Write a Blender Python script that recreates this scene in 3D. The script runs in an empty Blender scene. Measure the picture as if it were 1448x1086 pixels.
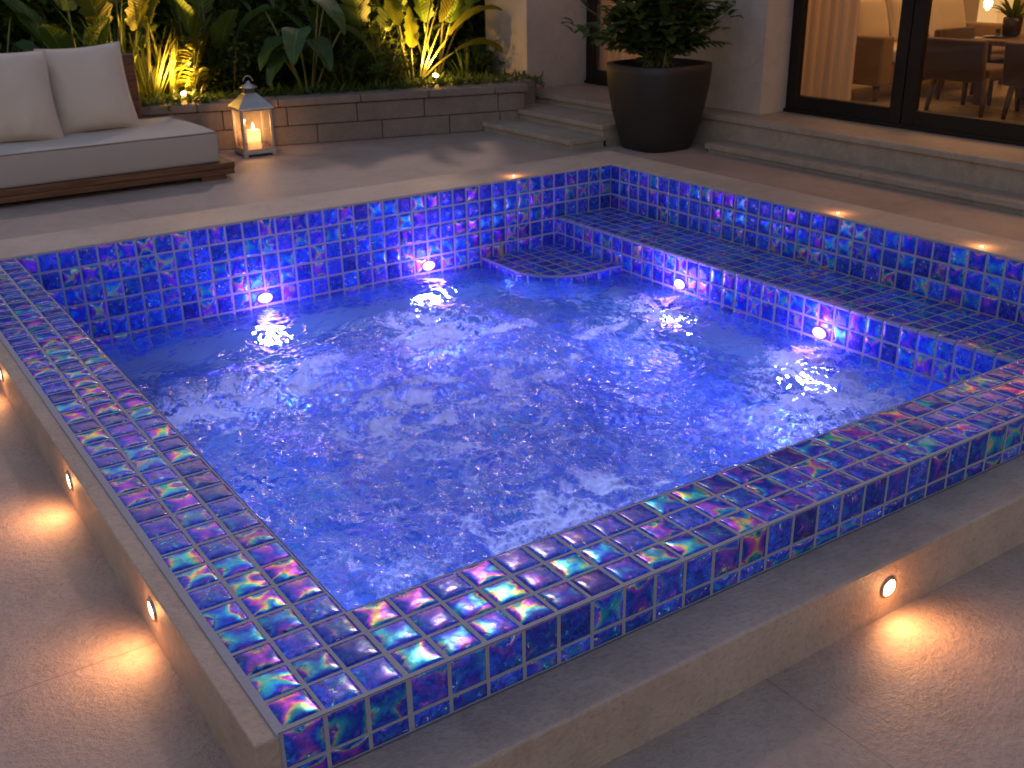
import bpy, bmesh, math, random
import numpy as np
from mathutils import Vector, Matrix, noise as pnoise
R = math.radians
random.seed(11)
rng = np.random.default_rng(7)
sc = bpy.context.scene
col = sc.collection

# ------------------------------------------------------------------ object helpers
def tag(o, label=None, cat=None, group=None, kind=None):
    if label: o['label'] = label
    if cat: o['category'] = cat
    if group: o['group'] = group
    if kind: o['kind'] = kind
    return o
def thing(name, label, cat, loc=(0, 0, 0), rz=0.0, group=None):
    o = bpy.data.objects.new(name, None); col.objects.link(o)
    o.location = loc; o.rotation_euler = (0, 0, rz); o.empty_display_size = .1
    return tag(o, label, cat, group)
def copy_tree(o, parent=None):
    c = o.copy(); col.objects.link(c); c.parent = parent
    for ch in list(o.children): copy_tree(ch, c)
    return c

class MB:
    """collects shapes into one mesh"""
    def __init__(s): s.v = []; s.f = []; s.m = []; s.uv = []; s.tc = []; s.sm = []
    def add(s, verts, faces, mat=0, uvs=None, tc=(0, 0, 0), smooth=False):
        b = len(s.v); s.v.extend([tuple(x) for x in verts])
        s.uv.extend(uvs if uvs is not None else [(0, 0)] * len(verts))
        s.tc.extend([tc] * len(verts))
        for f in faces:
            s.f.append(tuple(i + b for i in f)); s.m.append(mat); s.sm.append(smooth)
        return s
    def bm(s, bm_, mat=0, smooth=False, M=None):
        bm_.verts.index_update()
        vs = [(M @ v.co if M else v.co.copy()) for v in bm_.verts]
        fs = [[v.index for v in f.verts] for f in bm_.faces]
        s.add(vs, fs, mat, smooth=smooth); bm_.free(); return s
    def box(s, a, b, bev=0.0, mat=0, seg=2, M=None, smooth=None):
        bm_ = bmesh.new(); bmesh.ops.create_cube(bm_, size=1)
        for v in bm_.verts:
            v.co = Vector([(a[i] + b[i]) / 2 + v.co[i] * (b[i] - a[i]) for i in range(3)])
        if bev > 0:
            bmesh.ops.bevel(bm_, geom=bm_.edges[:], offset=bev, segments=seg, profile=.5, affect='EDGES')
        return s.bm(bm_, mat, smooth=(bev > 0 and seg > 2) if smooth is None else smooth, M=M)
    def tube(s, pts, radii, n=8, mat=0, cap=True):
        pts = [Vector(p) for p in pts]
        if not hasattr(radii, '__len__'): radii = [radii] * len(pts)
        vs = []; fs = []; up = None
        for i, p in enumerate(pts):
            t = (pts[min(i + 1, len(pts) - 1)] - pts[max(i - 1, 0)]).normalized()
            if up is None:
                up = t.orthogonal().normalized()
            up = (up - t * up.dot(t)).normalized(); w = t.cross(up)
            for k in range(n):
                a = 2 * math.pi * k / n
                vs.append(p + (up * math.cos(a) + w * math.sin(a)) * radii[i])
        for i in range(len(pts) - 1):
            for k in range(n):
                k2 = (k + 1) % n
                fs.append((i * n + k, i * n + k2, (i + 1) * n + k2, (i + 1) * n + k))
        if cap:
            fs.append(tuple(range(n))[::-1]); fs.append(tuple((len(pts) - 1) * n + k for k in range(n)))
        return s.add(vs, fs, mat, smooth=True)
    def lathe(s, prof, n=32, mat=0, center=(0, 0, 0), capb=True, capt=False, smooth=True, sq=None, rot=0.0):
        vs = []; fs = []
        for (r, z) in prof:
            for k in range(n):
                a = 2 * math.pi * k / n + rot
                rr = r
                if sq:
                    rr = r * (abs(math.cos(a)) ** sq + abs(math.sin(a)) ** sq) ** (-1 / sq)
                vs.append((center[0] + rr * math.cos(a), center[1] + rr * math.sin(a), center[2] + z))
        for i in range(len(prof) - 1):
            for k in range(n):
                k2 = (k + 1) % n
                fs.append((i * n + k, i * n + k2, (i + 1) * n + k2, (i + 1) * n + k))
        if capb: fs.append(tuple(range(n))[::-1])
        if capt: fs.append(tuple((len(prof) - 1) * n + k for k in range(n)))
        return s.add(vs, fs, mat, smooth=smooth)
    def build(s, name, mats, parent=None, loc=None):
        me = bpy.data.meshes.new(name)
        me.from_pydata([tuple(v) for v in s.v], [], s.f)
        if not isinstance(mats, (list, tuple)): mats = [mats]
        for m in mats: me.materials.append(m)
        me.polygons.foreach_set('material_index', s.m)
        me.polygons.foreach_set('use_smooth', s.sm)
        uvl = me.uv_layers.new(name='UVMap')
        li = np.empty(len(me.loops), dtype=np.int32); me.loops.foreach_get('vertex_index', li)
        uv = np.array(s.uv, dtype=np.float32)[li]
        uvl.data.foreach_set('uv', uv.ravel())
        a = me.attributes.new('tcol', 'FLOAT_COLOR', 'POINT')
        tc = np.ones((len(s.v), 4), dtype=np.float32); tc[:, :3] = np.array(s.tc, dtype=np.float32)
        a.data.foreach_set('color', tc.ravel())
        me.update()
        o = bpy.data.objects.new(name, me); col.objects.link(o)
        if parent: o.parent = parent
        if loc: o.location = loc
        return o

# ------------------------------------------------------------------ material helpers
class NT:
    def __init__(s, name):
        s.mat = bpy.data.materials.new(name); s.mat.use_nodes = True
        s.t = s.mat.node_tree; s.t.nodes.clear()
        s.out = s.n('ShaderNodeOutputMaterial')
    def n(s, typ, inputs=None, **kw):
        nd = s.t.nodes.new(typ)
        for k, v in kw.items(): setattr(nd, k, v)
        if inputs:
            for k, v in inputs.items(): s.put(nd.inputs[k], v)
        return nd
    def put(s, sock, v):
        if hasattr(v, 'bl_idname') and 'NodeSocket' in v.bl_idname: s.t.links.new(v, sock)
        elif hasattr(v, 'outputs'): s.t.links.new(v.outputs[0], sock)
        else:
            if isinstance(v, (tuple, list)) and len(v) == 3 and sock.type == 'RGBA': v = (*v, 1)
            sock.default_value = v
    def math(s, op, a, b=0.0, c=0.0, clamp=False):
        nd = s.n('ShaderNodeMath', operation=op); nd.use_clamp = clamp
        for i, v in enumerate((a, b, c)): s.put(nd.inputs[i], v)
        return nd.outputs[0]
    def mix(s, f, a, b, blend='MIX'):
        nd = s.n('ShaderNodeMix', data_type='RGBA', blend_type=blend)
        s.put(nd.inputs[0], f); s.put(nd.inputs[6], a); s.put(nd.inputs[7], b)
        return nd.outputs[2]
    def noise(s, vec, scale, detail=4.0, rough=.55, dist=0.0, out=0):
        nd = s.n('ShaderNodeTexNoise', {'Scale': scale, 'Detail': detail, 'Roughness': rough, 'Distortion': dist})
        if vec is not None: s.put(nd.inputs['Vector'], vec)
        return nd.outputs[out]
    def ramp(s, f, stops, interp='LINEAR'):
        nd = s.n('ShaderNodeValToRGB'); cr = nd.color_ramp; cr.interpolation = interp
        while len(cr.elements) < len(stops): cr.elements.new(.5)
        for e, (p, c) in zip(cr.elements, stops):
            e.position = p; e.color = (*c, 1) if len(c) == 3 else c
        s.put(nd.inputs[0], f); return nd.outputs[0]
    def smooth(s, v, lo, hi):
        nd = s.n('ShaderNodeMapRange', interpolation_type='SMOOTHSTEP')
        s.put(nd.inputs[0], v); nd.inputs[1].default_value = lo; nd.inputs[2].default_value = hi
        return nd.outputs[0]
    def coord(s, which='Object'): return s.n('ShaderNodeTexCoord').outputs[which]
    def pos(s): return s.n('ShaderNodeNewGeometry').outputs['Position']
    def bump(s, h, strength=.3, dist=.01):
        return s.n('ShaderNodeBump', {'Height': h, 'Strength': strength, 'Distance': dist}).outputs[0]
    def done(s, sh):
        s.put(s.out.inputs[0], sh); return s.mat
    def pr(s, **kw):
        nd = s.n('ShaderNodeBsdfPrincipled')
        for k, v in kw.items(): s.put(nd.inputs[k.replace('_', ' ')], v)
        return nd

def m_stone(name, c1, c2, rough=.55, bscale=60, bstr=.25, slab=None, streak=False):
    t = NT(name); p = t.pos()
    vec = p
    n1 = t.noise(vec, 1.3, 5, .6, .4); n2 = t.noise(vec, 9, 5, .6); n3 = t.noise(vec, bscale, 4, .6)
    f = t.math('ADD', t.math('MULTIPLY', n1, .6), t.math('MULTIPLY', n2, .4))
    c = t.mix(t.smooth(f, .32, .68), c1, c2)
    c = t.mix(t.math('MULTIPLY', t.smooth(n3, .45, .75), .34), c, tuple(x * .5 for x in c1))
    n4 = t.noise(vec, 3.4, 6, .7, 1.5)
    c = t.mix(t.math('MULTIPLY', t.smooth(n4, .52, .66), .22), c, tuple(x * .55 for x in c1))
    n5 = t.noise(vec, bscale * 3.2, 3, .7)
    h = t.math('ADD', t.math('MULTIPLY_ADD', n5, .5, n3), t.math('MULTIPLY', n2, .9))
    if streak:
        mp = t.n('ShaderNodeMapping', {'Vector': p, 'Scale': (1, 1, 7)})
        s_ = t.noise(mp.outputs[0], 9, 6, .7)
        c = t.mix(t.math('MULTIPLY', t.smooth(s_, .5, .72), .3), c, tuple(min(1, x * 1.6) for x in c1))
    if slab:
        mp = t.n('ShaderNodeMapping', {'Vector': p, 'Location': (slab[2], slab[3], 0)})
        br = t.n('ShaderNodeTexBrick', {'Vector': mp.outputs[0], 'Color1': (1, 1, 1, 1), 'Color2': (.92, .92, .92, 1), 'Mortar': (.84, .83, .83, 1),
                 'Scale': 1.0, 'Mortar Size': .0035, 'Mortar Smooth': .3, 'Brick Width': slab[0], 'Row Height': slab[1]}, offset=0.0)
        c = t.mix(1.0, c, br.outputs[0], 'MULTIPLY')
        h = t.math('SUBTRACT', h, t.math('MULTIPLY', br.outputs[1], 1.2))
    r = t.math('ADD', rough - .12, t.math('MULTIPLY', n2, .25))
    return t.done(t.pr(Base_Color=c, Roughness=r, Normal=t.bump(h, bstr, .006)))

def m_tile(name, irid=1.0):
    t = NT(name); p = t.pos()
    at = t.n('ShaderNodeAttribute', attribute_name='tcol').outputs[0]
    sep = t.n('ShaderNodeSeparateColor', {'Color': at}); r1, r2, r3 = sep.outputs
    uv = t.n('ShaderNodeUVMap').outputs[0]
    su = t.n('ShaderNodeSeparateXYZ', {'Vector': uv})
    off = t.n('ShaderNodeVectorMath', operation='MULTIPLY_ADD')
    t.put(off.inputs[0], at); off.inputs[1].default_value = (9, 9, 9); t.put(off.inputs[2], p)
    nd = t.n('ShaderNodeTexNoise', {'Vector': off.outputs[0], 'Scale': 10.0, 'Detail': 1.5, 'Roughness': .45, 'Distortion': .9})
    nf, nc = nd.outputs[0], nd.outputs[1]
    sn = t.n('ShaderNodeSeparateColor', {'Color': nc})
    u = t.math('ADD', t.math('MULTIPLY_ADD', su.outputs[0], 2.0, -1.0), t.math('MULTIPLY_ADD', sn.outputs[0], 2.2, -1.1))
    v = t.math('ADD', t.math('MULTIPLY_ADD', su.outputs[1], 2.0, -1.0), t.math('MULTIPLY_ADD', sn.outputs[1], 2.2, -1.1))
    u2 = t.math('MULTIPLY', u, u); v2 = t.math('MULTIPLY', v, v)
    star = t.math('SUBTRACT', u2, v2)
    face = t.n('ShaderNodeLayerWeight', {'Blend': .4}).outputs[1]
    ph = t.math('MULTIPLY_ADD', star, .55, t.math('MULTIPLY', r1, 3.0))
    ph = t.math('MULTIPLY_ADD', face, .5, ph)
    ph = t.math('FRACT', t.math('MULTIPLY_ADD', nf, .9, ph))
    rb = t.ramp(ph, [(0, (.02, .05, .7)), (.16, (.03, .22, .85)), (.30, (.05, .62, .85)), (.40, (.12, .80, .60)), (.45, (.50, .90, .30)), (.51, (1, .85, .22)),
                     (.57, (1, .45, .30)), (.63, (.75, .14, .70)), (.74, (.50, .10, .95)), (.88, (.16, .08, .85)), (1, (.02, .05, .7))])
    # iridescent coating plus pillow reflections painted in as an X-shaped star, varying by tile
    xs = t.math('SUBTRACT', 1.0, t.math('MULTIPLY', t.math('ABSOLUTE', star), 1.5), clamp=True)
    cont = t.smooth(t.noise(off.outputs[0], 30, 2, .5, 1.2), .42, .62)
    st = t.smooth(r2, .2, .85)
    mask = t.math('MULTIPLY', t.math('MULTIPLY_ADD', cont, .55, t.math('MULTIPLY', xs, .6)), t.math('MULTIPLY_ADD', st, .85, .06), clamp=True)
    mask = t.math('MULTIPLY', mask, irid)
    # deep blue glass with cloudy colour
    mo = t.noise(off.outputs[0], 45, 5, .65, 1.0)
    base = t.mix(t.smooth(mo, .3, .72), (.006, .012, .16), (.03, .07, .62))
    base = t.mix(t.math('MULTIPLY', t.smooth(r3, .55, 1), .4), base, (.04, .03, .32))
    base = t.mix(t.math('MULTIPLY', t.smooth(t.noise(off.outputs[0], 22, 3, .6, 2.0), .55, .75), .35), base, (.03, .25, .75))
    fleck = t.smooth(t.noise(off.outputs[0], 60, 3, .6, .8), .6, .68)
    base = t.mix(t.math('MULTIPLY', fleck, .65), base, rb)
    base = t.mix(1.0, base, t.mix(r1, (.8, .9, .9), (2.3, 2.6, 2.3)), 'MULTIPLY')
    base = t.mix(t.math('MULTIPLY', mask, .7), base, rb)
    hb = t.noise(off.outputs[0], 20, 1.5, .45)
    nrm = t.bump(hb, .35, .008)
    b = t.pr(Base_Color=base, Roughness=.19, Specular_Tint=(.4, .5, 1), Specular_IOR_Level=.36, IOR=1.5, Normal=nrm, Coat_Weight=.1, Coat_Roughness=.04)
    g = t.n('ShaderNodeBsdfGlossy', {'Color': rb, 'Roughness': .27, 'Normal': nrm})
    mx = t.n('ShaderNodeMixShader', {0: t.math('MULTIPLY', mask, .7)}); t.put(mx.inputs[1], b); t.put(mx.inputs[2], g)
    return t.done(mx)

def m_simple(name, c, rough=.5, metal=0.0, nscale=0, var=.25, bstr=.15, bdist=.004, spec=.5):
    t = NT(name); p = t.coord()
    kw = {}
    cc = c
    if nscale:
        n = t.noise(p, nscale, 5, .6)
        cc = t.mix(n, tuple(x * (1 - var) for x in c), tuple(min(1, x * (1 + var)) for x in c))
        kw['Normal'] = t.bump(t.noise(p, nscale * 6, 4, .6), bstr, bdist)
    return t.done(t.pr(Base_Color=cc, Roughness=rough, Metallic=metal, Specular_IOR_Level=spec, **kw))
def m_fabric(name, c, weave=900, wr=3.0):
    t = NT(name); p = t.coord()
    n1 = t.noise(p, wr, 4, .5); n2 = t.noise(p, 260, 3, .7); n3 = t.noise(p, 14, 3, .5)
    c2 = t.mix(n2, tuple(x * .78 for x in c), tuple(min(1, x * 1.15) for x in c))
    c2 = t.mix(t.math('MULTIPLY', n1, .3), c2, tuple(x * .8 for x in c))
    h = t.math('ADD', t.math('MULTIPLY', n2, .2), t.math('MULTIPLY', n3, .6))
    return t.done(t.pr(Base_Color=c2, Roughness=.9, Sheen_Weight=.25, Sheen_Roughness=.5, Normal=t.bump(h, .2, .006)))
def m_wood(name, c1, c2, axis='X'):
    t = NT(name); p = t.coord()
    s = {'X': (1.2, 22, 22), 'Y': (22, 1.2, 22), 'Z': (22, 22, 1.2)}[axis]
    mp = t.n('ShaderNodeMapping', {'Vector': p, 'Scale': s})
    n = t.noise(mp.outputs[0], 2.2, 6, .6, .6)
    c = t.mix(t.smooth(n, .3, .7), c1, c2)
    return t.done(t.pr(Base_Color=c, Roughness=t.math('MULTIPLY_ADD', n, .3, .35), Normal=t.bump(n, .3, .004)))
def m_emit(name, c, s):
    t = NT(name); return t.done(t.n('ShaderNodeEmission', {'Color': c, 'Strength': s}))
def m_glass(name, tint=(1, 1, 1), gl=.12, rough=.02):
    t = NT(name)
    fr = t.math('MULTIPLY_ADD', t.math('POWER', t.n('ShaderNodeLayerWeight', {'Blend': .5}).outputs[1], 5.0), .8, .04)
    tr = t.n('ShaderNodeBsdfTransparent', {'Color': tint}); g = t.n('ShaderNodeBsdfGlossy', {'Roughness': rough, 'Color': (1, 1, 1)})
    mx = t.n('ShaderNodeMixShader', {0: t.math('ADD', fr, gl - .04, clamp=True)}); t.put(mx.inputs[1], tr); t.put(mx.inputs[2], g)
    return t.done(mx)
def m_leaf(name, c1, c2, veins=14, rough=.42, tr=.35):
    t = NT(name)
    uv = t.n('ShaderNodeSeparateXYZ', {'Vector': t.n('ShaderNodeUVMap').outputs[0]})
    at = t.n('ShaderNodeSeparateColor', {'Color': t.n('ShaderNodeAttribute', attribute_name='tcol').outputs[0]})
    side = t.math('ABSOLUTE', t.math('MULTIPLY_ADD', uv.outputs[0], 2, -1))
    ang = t.math('SUBTRACT', t.math('MULTIPLY', uv.outputs[1], float(veins)), t.math('MULTIPLY', side, 2.2))
    w = t.math('ABSOLUTE', t.math('SINE', t.math('MULTIPLY', ang, math.pi)))
    vein = t.math('SUBTRACT', 1.0, t.smooth(w, 0, .35))
    mid = t.math('SUBTRACT', 1.0, t.smooth(side, .02, .1))
    vv = t.math('MAXIMUM', t.math('MULTIPLY', vein, .35), mid)
    n = t.noise(t.pos(), 9, 4, .6)
    c = t.mix(t.math('MULTIPLY_ADD', n, .5, t.math('MULTIPLY', at.outputs[0], .5)), c1, c2)
    c = t.mix(t.math('MULTIPLY', vv, .5), c, tuple(min(1, x * 2.2) for x in c2))
    nb = t.bump(t.math('MULTIPLY_ADD', w, 1.0, t.math('MULTIPLY', n, .5)), .35, .01)
    b = t.pr(Base_Color=c, Roughness=rough, Normal=nb)
    tl = t.n('ShaderNodeBsdfTranslucent', {'Color': t.mix(.5, c, (.22, .3, .03)), 'Normal': nb})
    mx = t.n('ShaderNodeMixShader', {0: tr}); t.put(mx.inputs[1], b); t.put(mx.inputs[2], tl)
    return t.done(mx)

M = {}
M['patio'] = m_stone('patio_limestone', (.345, .27, .23), (.46, .365, .315), .5, 60, .75, slab=(2.6, 1.9, 1.36, 1.2))
M['stone'] = m_stone('coping_limestone', (.42, .33, .265), (.55, .45, .37), .5, 80, .5)
M['stone_side'] = m_stone('side_limestone', (.37, .28, .225), (.50, .39, .32), .5, 60, .7, streak=True)
M['step'] = m_stone('step_limestone', (.30, .245, .20), (.42, .35, .29), .55, 45, .6)
M['block'] = m_stone('planter_block', (.175, .14, .12), (.26, .21, .18), .65, 55, .5)
M['wall'] = m_stone('render_wall', (.44, .38, .34), (.52, .46, .41), .8, 120, .2)
M['soil'] = m_stone('soil', (.02, .014, .009), (.045, .03, .02), .9, 40, 1.0)
M['tile'] = m_tile('iridescent_tile', 1.0)
M['grout'] = m_simple('grout', (.33, .33, .40), .7, 0, 90, .2, .2)
M['wood'] = m_wood('teak', (.075, .030, .013), (.19, .08, .036), 'X')
M['wood_dark'] = m_wood('walnut', (.08, .04, .02), (.16, .085, .04), 'Z')
M['mattress'] = m_fabric('mattress_fabric', (.44, .385, .355))
M['pillow'] = m_fabric('pillow_fabric', (.66, .55, .45), wr=5)
M['sofa'] = m_fabric('sofa_fabric', (.22, .14, .075))
M['cream'] = m_fabric('cream_cushion', (.62, .54, .44))
M['chair'] = m_fabric('chair_fabric', (.085, .045, .025))
M['frame'] = m_simple('bronze_frame', (.022, .018, .017), .42, .6, 30, .2, .08)
M['pot'] = m_simple('charcoal_pot', (.018, .016, .016), .5, 0, 14, .35, .35, .006)
M['lantern'] = m_simple('aged_white_metal', (.50, .47, .44), .36, .7, 25, .3, .3, .002)
M['wax'] = None
M['steel'] = m_simple('brushed_bezel', (.42, .36, .32), .3, .9, 60, .15, .1, .001)
M['glass'] = m_glass('door_glass', (.95, .92, .88), .02)
t = NT('lantern_glass'); tr_ = t.n('ShaderNodeBsdfTransparent', {'Color': (.95, .92, .88)}); g_ = t.n('ShaderNodeBsdfGlossy', {'Roughness': .05}); hz_ = t.n('ShaderNodeBsdfTranslucent', {'Color': (.8, .7, .6)})
mx = t.n('ShaderNodeMixShader', {0: .10}); t.put(mx.inputs[1], tr_); t.put(mx.inputs[2], hz_)
m2 = t.n('ShaderNodeMixShader', {0: .06}); t.put(m2.inputs[1], mx); t.put(m2.inputs[2], g_); M['lglass'] = t.done(m2)
M['plaster'] = m_simple('interior_plaster', (.52, .44, .35), .85, 0, 4, .08, .1)
M['floor_in'] = m_stone('interior_floor', (.30, .25, .2), (.38, .32, .26), .3, 50, .1, slab=(1.2, 1.2, 0, 0))
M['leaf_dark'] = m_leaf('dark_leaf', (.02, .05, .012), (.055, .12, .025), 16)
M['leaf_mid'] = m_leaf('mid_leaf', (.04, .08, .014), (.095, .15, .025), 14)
M['leaf_lit'] = m_leaf('lit_leaf', (.09, .095, .014), (.17, .165, .026), 18, tr=.45)  # golden uplight tone put into the leaf colour
M['leaf_pot'] = m_leaf('pot_leaf', (.035, .075, .022), (.10, .16, .05), 6)
M['stem'] = m_simple('green_stem', (.14, .15, .04), .5, 0, 20, .3)
M['bark'] = m_simple('brown_stem', (.06, .04, .022), .8, 0, 20, .4)
t = NT('candle_wax'); b_ = t.pr(Base_Color=(.85, .68, .5), Roughness=.5); tl = t.n('ShaderNodeBsdfTranslucent', {'Color': (.9, .7, .5)})
mx = t.n('ShaderNodeMixShader', {0: .55}); t.put(mx.inputs[1], b_); t.put(mx.inputs[2], tl); M['wax'] = t.done(mx)
M['flame'] = m_emit('flame', (1, .6, .2), 9)
M['warm_lens'] = m_emit('warm_lens', (1, .62, .32), 6)
M['garden_lens'] = m_emit('garden_lens', (1, .72, .32), 16)
M['violet_lens'] = m_emit('violet_lens', (.62, .54, 1), 3.2)
M['shade'] = m_emit('lamp_shade_glow', (1, .55, .2), .17)
M['bulb'] = m_emit('bulb_glow', (1, .75, .4), 1.0)
t = NT('sheer_curtain'); 
tl = t.n('ShaderNodeBsdfTranslucent', {'Color': (.62, .5, .42)}); df = t.n('ShaderNodeBsdfDiffuse', {'Color': (.66, .55, .46)})
mx = t.n('ShaderNodeMixShader', {0: .5}); t.put(mx.inputs[1], tl); t.put(mx.inputs[2], df); M['sheer'] = t.done(mx)
t = NT('ceramic'); M['ceramic'] = t.done(t.pr(Base_Color=(.05, .04, .035), Roughness=.25))

# ------------------------------------------------------------------ geometry constants (metres; patio top is z = 0)
TOP = .178                     # rim / coping top
XI0, XI1, YI0, YI1 = .295, 4.234, .30, 4.138
WATER = -.352
BENCH = TOP - .309; BX = 3.757
STEP = TOP - .492
LOW = -.15                     # lower patio in front
LEDGE = .031
FLOOR = -1.05
PLAT = .27

# ------------------------------------------------------------------ setting
def plane(name, x0, x1, y0, y1, z, mat, kind='structure', holes=None):
    m = MB(); m.add([(x0, y0, z), (x1, y0, z), (x1, y1, z), (x0, y1, z)], [(0, 1, 2, 3)])
    o = m.build(name, mat); tag(o, kind=kind); return o
m = MB()
m.box((-60, -60, -1.9), (60, 60, -1.5))
tag(m.build('ground', M['soil']), kind='structure')
plane('lower_patio', -9, 14, -9, -.10, LOW, M['patio'])
# upper patio: a slab with the spa cut out of it
m = MB()
for (x0, x1, y0, y1) in ((-9, -.03, -.169, 14), (-.03, 14, 4.5, 14), (4.5, 14, -.12, 4.5)):
    m.add([(x0, y0, 0), (x1, y0, 0), (x1, y1, 0), (x0, y1, 0)], [(0, 1, 2, 3)])
m.add([(-9, -.169, 0), (-9, -.169, -.3), (-.09, -.169, -.3), (-.09, -.169, 0)], [(0, 1, 2, 3)])
tag(m.build('patio', M['patio']), kind='structure')

# ------------------------------------------------------------------ spa pool
def tiles(mb, org, eu, ev, nn, L1, L2, nu, nv, gap=.0058, hgt=.0045, res=6, ulist=None, vlist=None, clip=None, irid=1.0):
    org, eu, ev, nn = Vector(org), Vector(eu), Vector(ev), Vector(nn)
    us = ulist or [(i * L1 / nu, (i + 1) * L1 / nu) for i in range(nu)]
    vs_ = vlist or [(j * L2 / nv, (j + 1) * L2 / nv) for j in range(nv)]
    flip = eu.cross(ev).dot(nn) < 0
    for (a, b) in us:
        for (c, d) in vs_:
            ju = [(rng.random() - .5) * .0016 for _ in range(4)]
            a2, b2, c2, d2 = a + gap / 2 + ju[0], b - gap / 2 + ju[1], c + gap / 2 + ju[2], d - gap / 2 + ju[3]
            if clip and clip((a + b) / 2, (c + d) / 2) is None: continue
            tl = [(rng.random() - .5) * .012 for _ in range(2)]
            tc = (rng.random(), rng.random() ** (1.0 / irid) if irid != 1 else rng.random(), rng.random())
            ts = [0, .035, .12, .3, .5, .7, .88, .965, 1][:] if res > 6 else [0, .06, .2, .5, .8, .94, 1]
            V = []; U = []
            k = len(ts)
            # border ring goes down into the grout
            for i, tu in enumerate(ts):
                for j, tv in enumerate(ts):
                    q, w = 2 * tu - 1, 2 * tv - 1
                    e = max(abs(q), abs(w))
                    rim = 0.0 if e > .999 else (.8 if e > .86 else 1.0)
                    hh = hgt * rim * (1 + .45 * (1 - q * q) * (1 - w * w)) + (tl[0] * q + tl[1] * w) * (b - a) * .2 * (rim > 0)
                    uu, vv = a2 + (b2 - a2) * tu, c2 + (d2 - c2) * tv
                    # rounded corners
                    if clip:
                        uu, vv = clip(uu, vv, True)
                    V.append(org + eu * uu + ev * vv + nn * hh); U.append((tu, tv))
            F = []
            for i in range(k - 1):
                for j in range(k - 1):
                    f = (i * k + j, (i + 1) * k + j, (i + 1) * k + j + 1, i * k + j + 1)
                    F.append(f[::-1] if flip else f)
            mb.add(V, F, 0, U, tc, smooth=True)
def backing(mb, org, eu, ev, nn, L1, L2):
    org, eu, ev, nn = Vector(org), Vector(eu), Vector(ev), Vector(nn)
    f = (0, 1, 2, 3) if eu.cross(ev).dot(nn) > 0 else (3, 2, 1, 0)
    o = org + nn * .0026
    mb.add([o, o + eu * L1, o + eu * L1 + ev * L2, o + ev * L2], [f], 1, None, (.5, .5, .5))
X, Y, Z = Vector((1, 0, 0)), Vector((0, 1, 0)), Vector((0, 0, 1))
TM = [M['tile'], M['grout']]
spa = thing('spa_pool', 'raised square spa pool lined with iridescent cobalt blue mosaic tiles', 'spa pool')
XR = 4.6
# left rim
m = MB()
backing(m, (-.0016, 0, TOP - .006), X, Y, Z, XI0 + .0016, 4.145)
vl = [(YI0 + i * .101, YI0 + (i + 1) * .101) for i in range(38)]
vl = [(.008 + i * .0973, .008 + (i + 1) * .0973) for i in range(3)] + vl
m.box((-.0057, 0, .1), (-.0002, 4.14, TOP - .0036), 0, 1)
tiles(m, (0, 0, TOP - .006), X, Y, Z, XI0, 1, 3, 1, res=8, vlist=vl, ulist=[(.009 + i * .0953, .009 + (i + 1) * .0953) for i in range(3)])
# front rim (the shared corner belongs to the left rim)
xl = [(XI0 + .004 + i * .1, XI0 + .004 + (i + 1) * .1) for i in range(43)]
backing(m, (XI0, 0, TOP - .006), X, Y, Z, XR - XI0, YI0)
tiles(m, (0, 0, TOP - .006), X, Y, Z, 1, 1, 1, 1, res=8, ulist=xl, vlist=[(.008 + i * .0968, .008 + (i + 1) * .0968) for i in range(3)])
m.build('rim', TM, spa)
# front face band: one full row and one cut row
m = MB()
backing(m, (0, .006, LEDGE - .02), X, Z, -Y, XR, TOP - LEDGE + .012)
xf = [(.004 + i * .097, .004 + (i + 1) * .097) for i in range(3)] + xl
tiles(m, (0, .006, 0), X, Z, -Y, 1, 1, 1, 1, res=8, ulist=xf, vlist=[(TOP - .105, TOP - .006), (LEDGE - .002, TOP - .105)])
m.build('front_band', TM, spa)
# inner walls
def wall(name, org, eu, nn, L, n, ztop, zbot, firstrow=.103):
    m = MB(); o = Vector(org)
    backing(m, o + Z * (zbot - .0), eu, Z, nn, L, ztop - zbot - .004)
    vl = []; z = ztop - .002
    while z - firstrow > zbot: vl.append((z - firstrow, z)); z -= firstrow
    if z - zbot > .03: vl.append((zbot, z))
    tiles(m, o, eu, Z, nn, L, 1, n, 1, vlist=vl, gap=.0042)
    return m.build(name, TM, spa)
wall('back_wall', (XI0, YI1, 0), X, -Y, XI1 - XI0, 39, TOP, -.66)
wall('right_wall', (XI1, YI0, 0), Y, -X, YI1 - YI0, 38, TOP, BENCH)
wall('bench_front', (BX, YI0, 0), Y, -X, YI1 - YI0, 38, BENCH, -.66)
wall('left_wall', (XI0, YI0, 0), Y, X, YI1 - YI0, 38, TOP, -.66)
wall('front_wall', (XI0, YI0, 0), X, Y, XI1 - XI0, 39, TOP, -.66)
m = MB()
backing(m, (BX, YI0, BENCH - .004), X, Y, Z, XI1 - BX, YI1 - YI0)
tiles(m, (BX, YI0, BENCH - .004), X, Y, Z, XI1 - BX, YI1 - YI0, 5, 38, gap=.0042)
m.build('bench', TM, spa)
# pale bullnose trim along the bench edge and step edge
m = MB()
for i in range(38):
    y0 = YI0 + i * .101
    m.box((BX - .012, y0 + .002, BENCH - .012), (BX + .016, y0 + .099, BENCH + .007), .006, 0, 3)
m.build('bench_nosing', m_simple('nosing_glaze', (.30, .30, .48), .22, 0, 60, .3, .3), spa)
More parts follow.
